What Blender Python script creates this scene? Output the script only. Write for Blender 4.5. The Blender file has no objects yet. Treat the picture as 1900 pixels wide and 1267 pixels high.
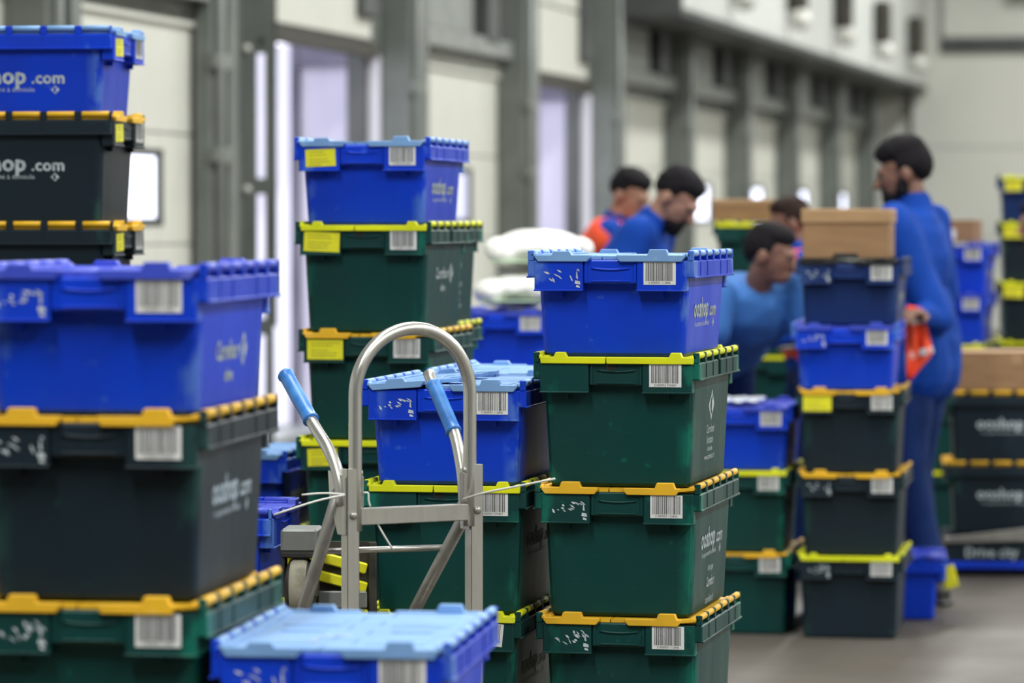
import bpy, bmesh, math, random
from math import sin, cos, tan, pi, radians
from mathutils import Vector, Matrix

S = bpy.context.scene
COL = S.collection
R = random.Random(7)

# ------------------------------------------------------------------ camera, world, lights, exposure
FPX = 7000.0
CAMH = 1.557
PITCH = math.atan(223.5 / FPX)
cam_d = bpy.data.cameras.new('camera')
cam = bpy.data.objects.new('camera', cam_d)
COL.objects.link(cam)
cam.location = (0, 0, CAMH)
cam.rotation_euler = (pi / 2 - PITCH, 0, 0)
cam_d.sensor_width = 36.0
cam_d.lens = FPX / 1900 * 36.0
cam_d.clip_end = 500
cam_d.dof.use_dof = True
cam_d.dof.focus_distance = 8.75
cam_d.dof.aperture_fstop = 3.4
cam_d.dof.aperture_blades = 0
S.camera = cam

W = bpy.data.worlds.new('World')
S.world = W
W.use_nodes = True
W.node_tree.nodes['Background'].inputs[0].default_value = (0.87, 0.89, 1.0, 1)
W.node_tree.nodes['Background'].inputs[1].default_value = 3.6

S.view_settings.view_transform = 'Standard'
S.view_settings.look = 'None'
S.view_settings.gamma = 1.0
S.view_settings.use_curve_mapping = False
S.view_settings.exposure = 0.0

WALL_A = radians(12.4)          # the dock wall runs away from the camera at this angle
WALL_D = 6.58                   # distance of the dock wall from the camera
T = Vector((sin(WALL_A), cos(WALL_A), 0))
N = Vector((cos(WALL_A), -sin(WALL_A), 0))
ORG = -WALL_D * N


def hall(n, t, z=0.0):
    return ORG + N * n + T * t + Vector((0, 0, z))


def area(name, loc, sx, sy, power, color=(1, 1, 1), rot=None):
    l = bpy.data.lights.new(name, 'AREA')
    l.shape = 'RECTANGLE'
    l.size = sx
    l.size_y = sy
    l.energy = power
    l.color = color
    o = bpy.data.objects.new(name, l)
    COL.objects.link(o)
    o.location = loc
    o.rotation_euler = rot if rot else (0, 0, -WALL_A)
    return o


for n_ in (4.0, 11.0, 18.0):
    for t_ in (2.0, 11.0, 20.0, 29.0, 38.0, 47.0):
        area('ceiling_lamp', hall(n_, t_, 7.2), 0.5, 6.0, 640 if t_ < 5 else 560, (0.98, 1.0, 0.97))


# ------------------------------------------------------------------ helpers: placing
def at(u, v, y):
    """point at distance y (metres ahead) that the photograph shows at u, v"""
    dx = (u - 950) / FPX
    dz = -(v - 633.5) / FPX
    ry = cos(PITCH) + dz * sin(PITCH)
    rz = -sin(PITCH) + dz * cos(PITCH)
    k = y / ry
    return Vector((dx * k, y, CAMH + rz * k))


def ux(u, y):
    return (u - 950) / FPX * y


def tag(o, label=None, cat=None, group=None, kind=None):
    if label:
        o['label'] = label
    if cat:
        o['category'] = cat
    if group:
        o['group'] = group
    if kind:
        o['kind'] = kind
    return o


def empty(name, loc=(0, 0, 0), rz=0.0, rx=0.0, ry=0.0):
    o = bpy.data.objects.new(name, None)
    o.empty_display_size = 0.05
    o.location = loc
    o.rotation_euler = (rx, ry, rz)
    COL.objects.link(o)
    return o


def link(name, me, parent=None, loc=None, rot=None):
    o = bpy.data.objects.new(name, me)
    if parent is not None:
        o.parent = parent
    if loc is not None:
        o.location = loc
    if rot is not None:
        o.rotation_euler = rot
    COL.objects.link(o)
    return o


# ------------------------------------------------------------------ helpers: materials
def lin(c):
    return tuple(((v / 12.92) if v <= 0.04045 else ((v + 0.055) / 1.055) ** 2.4) for v in c)


def mat(name, rgb, rough=0.5, metal=0.0, spec=0.5, emit=0.0):
    m = bpy.data.materials.new(name)
    m.use_nodes = True
    b = m.node_tree.nodes['Principled BSDF']
    b.inputs['Base Color'].default_value = (*rgb, 1)
    b.inputs['Roughness'].default_value = rough
    b.inputs['Metallic'].default_value = metal
    b.inputs['Specular IOR Level'].default_value = spec
    if emit:
        b.inputs['Emission Color'].default_value = (*rgb, 1)
        b.inputs['Emission Strength'].default_value = emit
    return m


def noise_mat(name, rgb, rgb2, scale=8.0, rough=0.5, metal=0.0, lo=0.4, hi=0.65, stretch=(1, 1, 1), bump=0.0, rvar=0.1, spec=0.5):
    m = mat(name, rgb, rough, metal, spec)
    nt = m.node_tree
    b = nt.nodes['Principled BSDF']
    tc = nt.nodes.new('ShaderNodeTexCoord')
    mp = nt.nodes.new('ShaderNodeMapping')
    mp.inputs['Scale'].default_value = stretch
    nz = nt.nodes.new('ShaderNodeTexNoise')
    nz.inputs['Scale'].default_value = scale
    nz.inputs['Detail'].default_value = 5
    mr = nt.nodes.new('ShaderNodeMapRange')
    mr.inputs[1].default_value = lo
    mr.inputs[2].default_value = hi
    mx = nt.nodes.new('ShaderNodeMix')
    mx.data_type = 'RGBA'
    mx.inputs[6].default_value = (*rgb, 1)
    mx.inputs[7].default_value = (*rgb2, 1)
    nt.links.new(tc.outputs['Object'], mp.inputs['Vector'])
    nt.links.new(mp.outputs['Vector'], nz.inputs['Vector'])
    nt.links.new(nz.outputs['Fac'], mr.inputs[0])
    nt.links.new(mr.outputs[0], mx.inputs[0])
    nt.links.new(mx.outputs[2], b.inputs['Base Color'])
    r2 = nt.nodes.new('ShaderNodeMapRange')
    r2.inputs[1].default_value = 0.3
    r2.inputs[2].default_value = 0.7
    r2.inputs[3].default_value = max(0.02, rough - rvar)
    r2.inputs[4].default_value = min(1.0, rough + rvar)
    nt.links.new(nz.outputs['Fac'], r2.inputs[0])
    nt.links.new(r2.outputs[0], b.inputs['Roughness'])
    if bump:
        bp = nt.nodes.new('ShaderNodeBump')
        bp.inputs['Strength'].default_value = bump
        bp.inputs['Distance'].default_value = 0.01
        nt.links.new(nz.outputs['Fac'], bp.inputs['Height'])
        nt.links.new(bp.outputs[0], b.inputs['Normal'])
    return m


def plastic(name, rgb, scuff, rough=0.42, corner=0.8, spots=0.35):
    """moulded plastic: scuffed pale along the upright corners, a few rubbed spots, each crate its own pattern"""
    m = mat(name, rgb, rough, 0.0, 0.26)
    nt = m.node_tree
    nd, lk = nt.nodes, nt.links
    b = nd['Principled BSDF']
    tc = nd.new('ShaderNodeTexCoord')
    oi = nd.new('ShaderNodeObjectInfo')
    off = nd.new('ShaderNodeVectorMath')
    off.operation = 'ADD'
    sc = nd.new('ShaderNodeMath')
    sc.operation = 'MULTIPLY'
    sc.inputs[1].default_value = 37.0
    lk.new(oi.outputs['Random'], sc.inputs[0])
    cb = nd.new('ShaderNodeCombineXYZ')
    for i in range(3):
        lk.new(sc.outputs[0], cb.inputs[i])
    lk.new(tc.outputs['Object'], off.inputs[0])
    lk.new(cb.outputs[0], off.inputs[1])

    def noise(scale, stretch):
        mp = nd.new('ShaderNodeMapping')
        mp.inputs['Scale'].default_value = stretch
        lk.new(off.outputs[0], mp.inputs['Vector'])
        n = nd.new('ShaderNodeTexNoise')
        n.inputs['Scale'].default_value = scale
        n.inputs['Detail'].default_value = 4
        lk.new(mp.outputs[0], n.inputs['Vector'])
        return n.outputs['Fac']

    def rng(src, a, c, lo=0.0, hi=1.0):
        r = nd.new('ShaderNodeMapRange')
        r.inputs[1].default_value = a
        r.inputs[2].default_value = c
        r.inputs[3].default_value = lo
        r.inputs[4].default_value = hi
        lk.new(src, r.inputs[0])
        return r.outputs[0]

    def mul(a, c):
        r = nd.new('ShaderNodeMath')
        r.operation = 'MULTIPLY'
        lk.new(a, r.inputs[0])
        if isinstance(c, float):
            r.inputs[1].default_value = c
        else:
            lk.new(c, r.inputs[1])
        return r.outputs[0]

    def mxm(a, c):
        r = nd.new('ShaderNodeMath')
        r.operation = 'MAXIMUM'
        lk.new(a, r.inputs[0])
        lk.new(c, r.inputs[1])
        return r.outputs[0]

    sx = nd.new('ShaderNodeSeparateXYZ')
    lk.new(tc.outputs['Object'], sx.inputs[0])
    ab = nd.new('ShaderNodeMath')
    ab.operation = 'ABSOLUTE'
    lk.new(sx.outputs[0], ab.inputs[0])
    ab2 = nd.new('ShaderNodeMath')
    ab2.operation = 'ABSOLUTE'
    lk.new(sx.outputs[1], ab2.inputs[0])
    edge = mul(rng(ab.outputs[0], 0.135, 0.172), rng(ab2.outputs[0], 0.215, 0.255))
    n1 = noise(14, (1, 1, 0.55))
    n2 = noise(30, (1, 1, 1.3))
    n3 = noise(5, (1, 1, 0.5))
    f_corner = mul(mul(edge, rng(n1, 0.50, 0.60)), corner)
    f_spot = mul(rng(n2, 0.66, 0.74), spots)
    f = mxm(f_corner, f_spot)
    mx = nd.new('ShaderNodeMix')
    mx.data_type = 'RGBA'
    mx.inputs[6].default_value = (*rgb, 1)
    mx.inputs[7].default_value = (*scuff, 1)
    lk.new(f, mx.inputs[0])
    # slow tone drift
    mx2 = nd.new('ShaderNodeMix')
    mx2.data_type = 'RGBA'
    mx2.blend_type = 'MULTIPLY'
    lk.new(mx.outputs[2], mx2.inputs[6])
    mx2.inputs[7].default_value = (0.78, 0.80, 0.84, 1)
    lk.new(rng(n3, 0.4, 0.65), mx2.inputs[0])
    lk.new(mx2.outputs[2], b.inputs['Base Color'])
    lk.new(rng(n3, 0.3, 0.7, rough - 0.06, rough + 0.12), b.inputs['Roughness'])
    return m


M = {}
M['blue'] = plastic('blue_plastic', (0.002, 0.044, 0.58), (0.10, 0.22, 0.62), 0.40, 0.8, 0.25)
M['navy'] = plastic('navy_plastic', (0.005, 0.025, 0.125), (0.04, 0.09, 0.25), 0.45, 0.5, 0.2)
M['green'] = plastic('green_plastic', (0.003, 0.046, 0.042), (0.006, 0.16, 0.11), 0.42, 0.8, 0.35)
M['black'] = plastic('dark_slate_plastic', (0.008, 0.018, 0.027), (0.02, 0.08, 0.07), 0.42, 0.6, 0.25)
M['lid_sky'] = plastic('sky_blue_plastic', (0.20, 0.37, 0.66), (0.46, 0.60, 0.82), 0.40, 0.4, 0.3)
M['lid_blue'] = plastic('violet_blue_plastic', (0.05, 0.08, 0.55), (0.22, 0.25, 0.75), 0.40, 0.5, 0.4)
M['lid_lime'] = plastic('lime_plastic', (0.78, 0.80, 0.012), (0.80, 0.82, 0.10), 0.45, 0.3, 0.2)
M['lid_orange'] = plastic('amber_plastic', (0.82, 0.46, 0.026), (0.88, 0.62, 0.14), 0.45, 0.3, 0.3)
M['lid_black'] = plastic('black_plastic', (0.012, 0.012, 0.014), (0.06, 0.06, 0.07), 0.45, 0.3, 0.2)
M['paper'] = noise_mat('label_paper', (0.74, 0.74, 0.74), (0.66, 0.66, 0.64), 20, 0.6)
M['ink'] = mat('label_ink', (0.02, 0.02, 0.022), 0.6)
M['yellow_paper'] = noise_mat('yellow_sticker', (0.78, 0.74, 0.012), (0.70, 0.66, 0.02), 18, 0.55)
M['yellow_ink'] = mat('sticker_ink', (0.35, 0.30, 0.02), 0.6)
M['print'] = noise_mat('white_print', (0.50, 0.56, 0.58), (0.30, 0.36, 0.40), 60, 0.6)
M['residue'] = noise_mat('sticker_residue_glare', (0.62, 0.66, 0.68), (0.40, 0.45, 0.5), 40, 0.7)
M['dark'] = mat('painted_hole_shade', (0.006, 0.008, 0.009), 0.7)  # near-black paint standing in for the shade inside grip and hand holes
M['alu'] = noise_mat('aluminium', (0.60, 0.59, 0.55), (0.48, 0.47, 0.44), 25, 0.34, 0.85, stretch=(1, 1, 0.15), rvar=0.08)
M['alu_dull'] = noise_mat('dull_aluminium', (0.38, 0.37, 0.34), (0.30, 0.29, 0.27), 25, 0.42, 0.7, rvar=0.08)
M['grip'] = noise_mat('blue_grip', (0.03, 0.16, 0.50), (0.06, 0.24, 0.62), 20, 0.38)
M['tie'] = mat('white_nylon', (0.62, 0.62, 0.58), 0.45)
M['steel'] = noise_mat('grey_steel', (0.20, 0.21, 0.20), (0.14, 0.15, 0.14), 12, 0.5, 0.3)
M['rubber'] = noise_mat('black_rubber', (0.014, 0.013, 0.012), (0.05, 0.045, 0.03), 15, 0.7)
M['tread'] = noise_mat('worn_tread', (0.30, 0.28, 0.22), (0.12, 0.11, 0.07), 18, 0.65)
M['yellow_paint'] = noise_mat('yellow_paint', (0.72, 0.68, 0.010), (0.45, 0.42, 0.02), 8, 0.45, lo=0.55, hi=0.75)
M['card'] = noise_mat('cardboard', (0.29, 0.165, 0.080), (0.25, 0.14, 0.068), 6, 0.8, stretch=(1, 1, 6))
M['card_light'] = noise_mat('pale_cardboard', (0.38, 0.23, 0.118), (0.33, 0.20, 0.10), 6, 0.8, stretch=(1, 1, 6))
M['sack'] = noise_mat('white_sack', (0.80, 0.80, 0.77), (0.70, 0.70, 0.67), 5, 0.6, bump=0.6)
M['sack_green'] = mat('sack_band', (0.42, 0.55, 0.38), 0.6)
M['film'] = mat('white_film', (0.75, 0.78, 0.85), 0.3)
# setting
M['floor'] = noise_mat('concrete_floor', (0.105, 0.090, 0.074), (0.058, 0.050, 0.042), 1.3, 0.60, spec=0.35, lo=0.3, hi=0.75, rvar=0.12)
M['wall'] = noise_mat('cream_wall', (0.60, 0.60, 0.54), (0.55, 0.55, 0.50), 0.6, 0.55)
M['door'] = noise_mat('cream_door_panel', (0.56, 0.56, 0.50), (0.51, 0.51, 0.46), 1.5, 0.5)
M['grey'] = noise_mat('grey_green_steel', (0.145, 0.160, 0.145), (0.10, 0.112, 0.102), 2.0, 0.5, 0.0)
M['grey_l'] = noise_mat('light_grey_steel', (0.26, 0.275, 0.265), (0.20, 0.215, 0.205), 2.0, 0.4, 0.2)
M['grey_d'] = noise_mat('dark_grey_steel', (0.055, 0.06, 0.058), (0.035, 0.038, 0.038), 2.0, 0.55)
M['white_panel'] = noise_mat('white_fascia', (0.54, 0.55, 0.53), (0.49, 0.50, 0.48), 1.0, 0.5)
M['white_tex'] = noise_mat('curtain_and_gap_white', (0.78, 0.76, 0.84), (0.70, 0.68, 0.78), 2.0, 0.6, stretch=(3, 3, 0.3))
M['violet'] = noise_mat('dock_shelter_cloth', (0.16, 0.15, 0.20), (0.12, 0.11, 0.16), 2.0, 0.7)
M['violet_l'] = noise_mat('trailer_white', (0.56, 0.53, 0.64), (0.46, 0.44, 0.55), 1.2, 0.6, stretch=(3, 3, 0.4))
M['yard'] = noise_mat('yard_concrete', (0.55, 0.55, 0.57), (0.45, 0.45, 0.46), 0.7, 0.8)
M['ceil'] = mat('ceiling_sheet', (0.40, 0.40, 0.38), 0.6)
M['lens'] = mat('white_reflector', (0.58, 0.57, 0.53), 0.35)


def glass_pane():
    m = bpy.data.materials.new('clear_pane')
    m.use_nodes = True
    nt = m.node_tree
    for n in list(nt.nodes):
        nt.nodes.remove(n)
    out = nt.nodes.new('ShaderNodeOutputMaterial')
    tr = nt.nodes.new('ShaderNodeBsdfTransparent')
    tr.inputs[0].default_value = (0.96, 0.97, 1, 1)
    gl = nt.nodes.new('ShaderNodeBsdfGlossy')
    gl.inputs['Roughness'].default_value = 0.1
    mx = nt.nodes.new('ShaderNodeMixShader')
    mx.inputs[0].default_value = 0.06
    nt.links.new(tr.outputs[0], mx.inputs[1])
    nt.links.new(gl.outputs[0], mx.inputs[2])
    nt.links.new(mx.outputs[0], out.inputs[0])
    return m


M['pane'] = glass_pane()


# ------------------------------------------------------------------ helpers: mesh building
class MB:
    """collects shapes of one part; every shape keeps its own material slot"""

    def __init__(self):
        self.bm = bmesh.new()
        self.mats = []

    def _slot(self, m):
        if m not in self.mats:
            self.mats.append(m)
        return self.mats.index(m)

    def _take(self, tmp, m, smooth=False):
        s = self._slot(m)
        vm = {}
        for v in tmp.verts:
            vm[v] = self.bm.verts.new(v.co)
        for f in tmp.faces:
            try:
                nf = self.bm.faces.new([vm[v] for v in f.verts])
            except ValueError:
                continue
            nf.material_index = s
            nf.smooth = smooth
        tmp.free()

    def box(self, x0, x1, y0, y1, z0, z1, m, bev=0.0, mtx=None, seg=1):
        t = bmesh.new()
        bmesh.ops.create_cube(t, size=1.0)
        for v in t.verts:
            v.co = Vector((x0 + (v.co.x + .5) * (x1 - x0), y0 + (v.co.y + .5) * (y1 - y0), z0 + (v.co.z + .5) * (z1 - z0)))
        if bev:
            bmesh.ops.bevel(t, geom=t.edges[:], offset=bev, segments=seg, affect='EDGES', profile=0.5)
        if mtx is not None:
            bmesh.ops.transform(t, matrix=mtx, verts=t.verts)
        self._take(t, m)
        return self

    def prism(self, pts, axis, a, b, m, bev=0.0, mtx=None):
        """closed outline pts extruded along an axis from a to b; outline given in the two other axes"""
        def p3(p, w):
            if axis == 'x':
                return Vector((w, p[0], p[1]))
            if axis == 'y':
                return Vector((p[0], w, p[1]))
            return Vector((p[0], p[1], w))
        t = bmesh.new()
        lo = [t.verts.new(p3(p, a)) for p in pts]
        hi = [t.verts.new(p3(p, b)) for p in pts]
        n = len(pts)
        t.faces.new(lo)
        t.faces.new(hi[::-1])
        for i in range(n):
            t.faces.new((lo[i], hi[i], hi[(i + 1) % n], lo[(i + 1) % n]))
        bmesh.ops.recalc_face_normals(t, faces=t.faces[:])
        if bev:
            es = [e for e in t.edges if all(len(f.verts) >= 3 for f in e.link_faces)]
            bmesh.ops.bevel(t, geom=es, offset=bev, segments=1, affect='EDGES', profile=0.5, clamp_overlap=True)
        if mtx is not None:
            bmesh.ops.transform(t, matrix=mtx, verts=t.verts)
        self._take(t, m)
        return self

    def tube(self, pts, r, m, seg=12, caps=True, radii=None, smooth=True):
        pts = [Vector(p) for p in pts]
        t = bmesh.new()
        rings = []
        prev = None
        for i, p in enumerate(pts):
            if i == 0:
                d = pts[1] - pts[0]
            elif i == len(pts) - 1:
                d = pts[-1] - pts[-2]
            else:
                d = (pts[i + 1] - pts[i]).normalized() + (pts[i] - pts[i - 1]).normalized()
            d.normalize()
            if prev is None:
                ref = Vector((0, 0, 1)) if abs(d.z) < 0.9 else Vector((1, 0, 0))
                a = d.cross(ref).normalized()
            else:
                a = (prev - d * prev.dot(d)).normalized()
            prev = a
            b = d.cross(a)
            rr = radii[i] if radii else r
            rings.append([t.verts.new(p + a * rr * cos(2 * pi * k / seg) + b * rr * sin(2 * pi * k / seg)) for k in range(seg)])
        for i in range(len(rings) - 1):
            for k in range(seg):
                t.faces.new((rings[i][k], rings[i][(k + 1) % seg], rings[i + 1][(k + 1) % seg], rings[i + 1][k]))
        if caps:
            t.faces.new(rings[0][::-1])
            t.faces.new(rings[-1])
        bmesh.ops.recalc_face_normals(t, faces=t.faces[:])
        self._take(t, m, smooth)
        return self

    def ell(self, c, r, m, rot=None, sub=2):
        t = bmesh.new()
        bmesh.ops.create_icosphere(t, subdivisions=sub, radius=1.0)
        mt = Matrix.Translation(Vector(c)) @ (rot.to_4x4() if rot else Matrix.Identity(4)) @ Matrix.Diagonal((*r, 1))
        bmesh.ops.transform(t, matrix=mt, verts=t.verts)
        self._take(t, m, True)
        return self

    def cap(self, p1, p2, r1, r2, m, seg=14):
        p1, p2 = Vector(p1), Vector(p2)
        L = (p2 - p1).length
        d = (p2 - p1).normalized()
        pts, rad = [], []
        for k in range(5):
            a = -pi / 2 + k / 4 * pi / 2 * 0.98 + 0.02
            pts.append(p1 + d * r1 * sin(a))
            rad.append(max(1e-3, r1 * cos(a)))
        for k in range(5):
            a = k / 4 * pi / 2 * 0.98
            pts.append(p2 + d * r2 * sin(a))
            rad.append(max(1e-3, r2 * cos(a)))
        return self.tube(pts, 0, m, seg, True, rad)

    def quad(self, ps, m):
        s = self._slot(m)
        f = self.bm.faces.new([self.bm.verts.new(Vector(p)) for p in ps])
        f.material_index = s
        return self

    def mesh(self, name):
        me = bpy.data.meshes.new(name)
        self.bm.to_mesh(me)
        self.bm.free()
        for m in self.mats:
            me.materials.append(m)
        return me

    def build(self, name, parent=None, loc=None, rot=None):
        return link(name, self.mesh(name), parent, loc, rot)


def text_mesh(body, size, weight=0.0, sx=1.0, align='LEFT'):
    """flat lettering as triangles: returns (verts 2D, faces) and width"""
    cu = bpy.data.curves.new('lettering', 'FONT')
    cu.body = body
    cu.size = size
    cu.resolution_u = 2
    cu.space_character = 1.0 + 20 * weight
    cu.align_x = align
    ob = bpy.data.objects.new('lettering', cu)
    COL.objects.link(ob)
    dg = bpy.context.evaluated_depsgraph_get()
    me = bpy.data.meshes.new_from_object(ob.evaluated_get(dg))
    vs = [(v.co.x * sx, v.co.y) for v in me.vertices]
    fs = [tuple(p.vertices) for p in me.polygons]
    bpy.data.objects.remove(ob)
    bpy.data.curves.remove(cu)
    bpy.data.meshes.remove(me)
    return vs, fs


_tc = {}


def text_cached(*a):
    if a not in _tc:
        _tc[a] = text_mesh(*a)
    return _tc[a]


def add_text(mb, body, size, fn, m, weight=0.0, sx=1.0, align='CENTER'):
    vs, fs = text_cached(body, size, weight, sx, align)
    s = mb._slot(m)
    offs = [(0, 0)] if weight < 0.001 else [(-weight, 0), (weight, 0), (0, -weight * 0.7), (0, weight * 0.7)]
    p0 = fn(0, 0)
    nrm = (fn(0.01, 0) - p0).cross(fn(0, 0.01) - p0).normalized()
    for k, (dx, dy) in enumerate(offs):
        bv = [mb.bm.verts.new(fn(x + dx, y + dy) + nrm * 0.00025 * k) for x, y in vs]
        for f in fs:
            try:
                nf = mb.bm.faces.new([bv[i] for i in f])
                nf.material_index = s
            except ValueError:
                pass


# ------------------------------------------------------------------ lidded crate
HG, HB = 0.309, 0.241           # stacking height of the tall and of the low crate
BW0, BW1 = 0.171, 0.184         # half widths of the tub, bottom and top
BL0, BL1 = 0.256, 0.270         # half lengths
_cache = {}


def cached(key, fn):
    if key not in _cache:
        _cache[key] = fn()
    return _cache[key]


def tub_mesh(H, m):
    mb = MB()
    t = bmesh.new()

    def ring(w, l, z, r):
        out = []
        for sx, sy, a0 in ((1, 1, 0), (-1, 1, pi / 2), (-1, -1, pi), (1, -1, 3 * pi / 2)):
            for k in range(4):
                a = a0 + k / 3 * pi / 2
                out.append(t.verts.new((sx * (w - r) + r * cos(a), sy * (l - r) + r * sin(a), z)))
        return out
    rings = [ring(BW0 - 0.008, BL0 - 0.008, 0.0, 0.016), ring(BW0, BL0, 0.008, 0.02), ring(BW1, BL1, H - 0.012, 0.02)]
    for a, b in zip(rings[:-1], rings[1:]):
        n = len(a)
        for i in range(n):
            t.faces.new((a[i], a[(i + 1) % n], b[(i + 1) % n], b[i]))
    t.faces.new(rings[0][::-1])
    t.faces.new(rings[-1])
    mb._take(t, m, False)
    # corner ribs standing proud under the skirt, front and back
    for sy in (-1, 1):
        for sx in (-1, 1):
            x0, x1 = sorted((sx * 0.118, sx * 0.124))
            y0, y1 = sorted((sy * (BL1 - 0.012), sy * (BL1 + 0.012)))
            mb.box(x0, x1, y0, y1, H - 0.10, H - 0.02, m)
    return mb.mesh('body')


def rim_mesh(H, m, slot):
    mb = MB()
    for sy in (-1, 1):
        y0, y1 = sorted((sy * 0.264, sy * 0.300))
        for x0, x1, zb in ((-0.183, -0.066, 0.086), (0.063, 0.183, 0.086)):
            mb.box(x0, x1, y0, y1, H - zb, H - 0.013, m, 0.003)
        # thin bead along the lower edge of the skirt
        for x0, x1, zb in ((-0.184, -0.065, 0.086), (0.062, 0.184, 0.086)):
            ya, yb = sorted((sy * 0.299, sy * 0.3025))
            mb.box(x0, x1, ya, yb, H - zb, H - zb + 0.004, m, 0.001)
    for sx in (-1, 1):
        x0, x1 = sorted((sx * 0.172, sx * 0.2))
        if slot:
            segs = ((-0.296, -0.018), (0.018, 0.296))
        else:
            segs = ((-0.296, 0.296),)
        for y0, y1 in segs:
            mb.box(x0, x1, y0, y1, H - 0.054, H - 0.013, m, 0.003)
        xa, xb = sorted((sx * 0.172, sx * 0.190))
        mb.box(xa, xb, -0.03, 0.03, H - 0.05, H - 0.014, m)
        xa, xb = sorted((sx * 0.198, sx * 0.203))
        mb.box(xa, xb, -0.296, 0.296, H - 0.055, H - 0.050, m, 0.001)
        for yy in (-0.2, -0.1, 0.1, 0.2):
            xa, xb = sorted((sx * 0.199, sx * 0.2015))
            mb.box(xa, xb, yy - 0.002, yy + 0.002, H - 0.05, H - 0.016, m)
    mb.box(-0.19, 0.19, -0.285, 0.285, H - 0.0165, H - 0.0115, m)
    # hinge posts of the tub standing between the knuckles of the lid
    for sx in (-1, 1):
        x0, x1 = sorted((sx * 0.1845, sx * 0.1995))
        for k in range(7):
            y = -0.30 + 0.1 * k
            y0, y1 = max(y - 0.0095, -0.297), min(y + 0.0095, 0.297)
            mb.box(x0, x1, y0, y1, H - 0.014, H + 0.0105, m, 0.0015)
    return mb.mesh('rim')


def handle_mesh(H, m, slot):
    """grip in the middle of the end wall: raised plate with a bowed ridge"""
    mb = MB()
    mb.box(-0.066, 0.064, -0.294, -0.264, H - 0.068, H - 0.012, m, 0.003)
    pts = []
    for k in range(9):
        x = -0.046 + 0.092 * k / 8
        pts.append((x, -0.295, H - 0.031 - 0.004 * (1 - ((k - 4) / 4) ** 2)))
    mb.tube(pts, 0.0028, m, 6)
    mb.box(-0.046, 0.046, -0.2965, -0.29, H - 0.064, H - 0.060, m, 0.001)
    for x in (-0.062, 0.056):
        mb.box(x, x + 0.006, -0.298, -0.29, H - 0.066, H - 0.02, m, 0.001)
    if slot:
        mb.box(-0.024, 0.0, -0.2955, -0.29, H - 0.033, H - 0.015, M['dark'])
        mb.box(-0.024, 0.0, -0.298, -0.29, H - 0.035, H - 0.033, m)
    return mb.mesh('handle')


def lid_mesh(H, m, kind, side):
    """one half of the lid; side +1 / -1 along x; fingers interlock along the middle"""
    mb = MB()
    pts = []
    ys = [-0.286 + 0.572 * k / 8 for k in range(9)]
    for k in range(8):
        xi = (0.022 if k % 2 else -0.022) + side * 0.0015
        pts.append((xi, ys[k] + 0.001))
        pts.append((xi, ys[k + 1] - 0.001))
    xo = side * 0.186
    pts += [(xo, 0.286), (xo, -0.286)]
    mb.prism(pts, 'z', H - 0.0110, H - 0.003, m)
    # raised edge and two raised fields
    def bx(a, b, y0, y1, z0, z1, bev=0.0):
        x0, x1 = sorted((side * a, side * b))
        mb.box(x0, x1, y0, y1, z0, z1, m, bev)
    bx(0.168, 0.183, -0.27, 0.27, H - 0.004, H + 0.002, 0.001)
    for y0, y1 in ((-0.225, -0.06), (0.06, 0.225)):
        bx(0.045, 0.145, y0, y1, H - 0.004, H - 0.0012, 0.001)
    bx(0.06, 0.13, -0.035, 0.035, H - 0.004, H - 0.0005, 0.001)
    # front and back lips with their stacking nubs
    if kind == 'lime':
        a, b, n0, n1, nh = (0.181, 0.024, 0.117, 0.149, 0.011) if side < 0 else (0.187, -0.022, 0.128, 0.160, 0.011)
    elif kind == 'orange':
        a, b, n0, n1, nh = (0.181, 0.046, 0.086, 0.138, 0.013) if side < 0 else (0.150, 0.016, 0.091, 0.140, 0.013)
    else:
        a, b, n0, n1, nh = (0.181, 0.048, 0.092, 0.140, 0.009) if side < 0 else (0.179, 0.016, 0.090, 0.140, 0.013)
    ch = 0.001 if kind == 'lime' else 0.008
    out = [(a - ch, H - 0.016), (a, H - 0.006), (a, H), (n1, H), (n1 - 0.005, H + nh), (n0 + 0.005, H + nh), (n0, H), (b, H), (b, H - 0.006), (b + ch, H - 0.016)]
    out = [(side * x, z) for x, z in out]
    mb.prism(out, 'y', -0.306, -0.286, m, 0.0012)
    back = [(-x if False else x, z) for x, z in out]
    mb.prism(back, 'y', 0.286, 0.306, m, 0.0012)
    if kind == 'orange' and side > 0:
        mb.prism([(0.146, H - 0.008), (0.146, H - 0.001), (0.185, H + 0.002), (0.185, H - 0.004)], 'y', -0.304, -0.286, m)
    # corner bosses by the hinge
    for sy in (-1, 1):
        y0, y1 = sorted((sy * 0.272, sy * 0.297))
        bx(0.178, 0.193, y0, y1, H - 0.006, H + 0.005, 0.003)
    # hinge leaf joining the knuckles to the lid
    bx(0.178, 0.187, -0.28, 0.28, H - 0.010, H - 0.002)
    return mb.mesh('lid')


def knuckle_mesh(m):
    mb = MB()
    mb.tube([(0, -0.039, 0), (0, -0.0385, 0), (0, 0.0385, 0), (0, 0.039, 0)], 0, m, 10, True, [0.0076, 0.0082, 0.0082, 0.0076])
    return mb.mesh('hinge_knuckle')


BAR_SEEDS = (3, 11, 19, 27)
DIGITS = ('5 000903 112846', '5 000903 920467', '5 000903 112845', '5 000803 920447')


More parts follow.
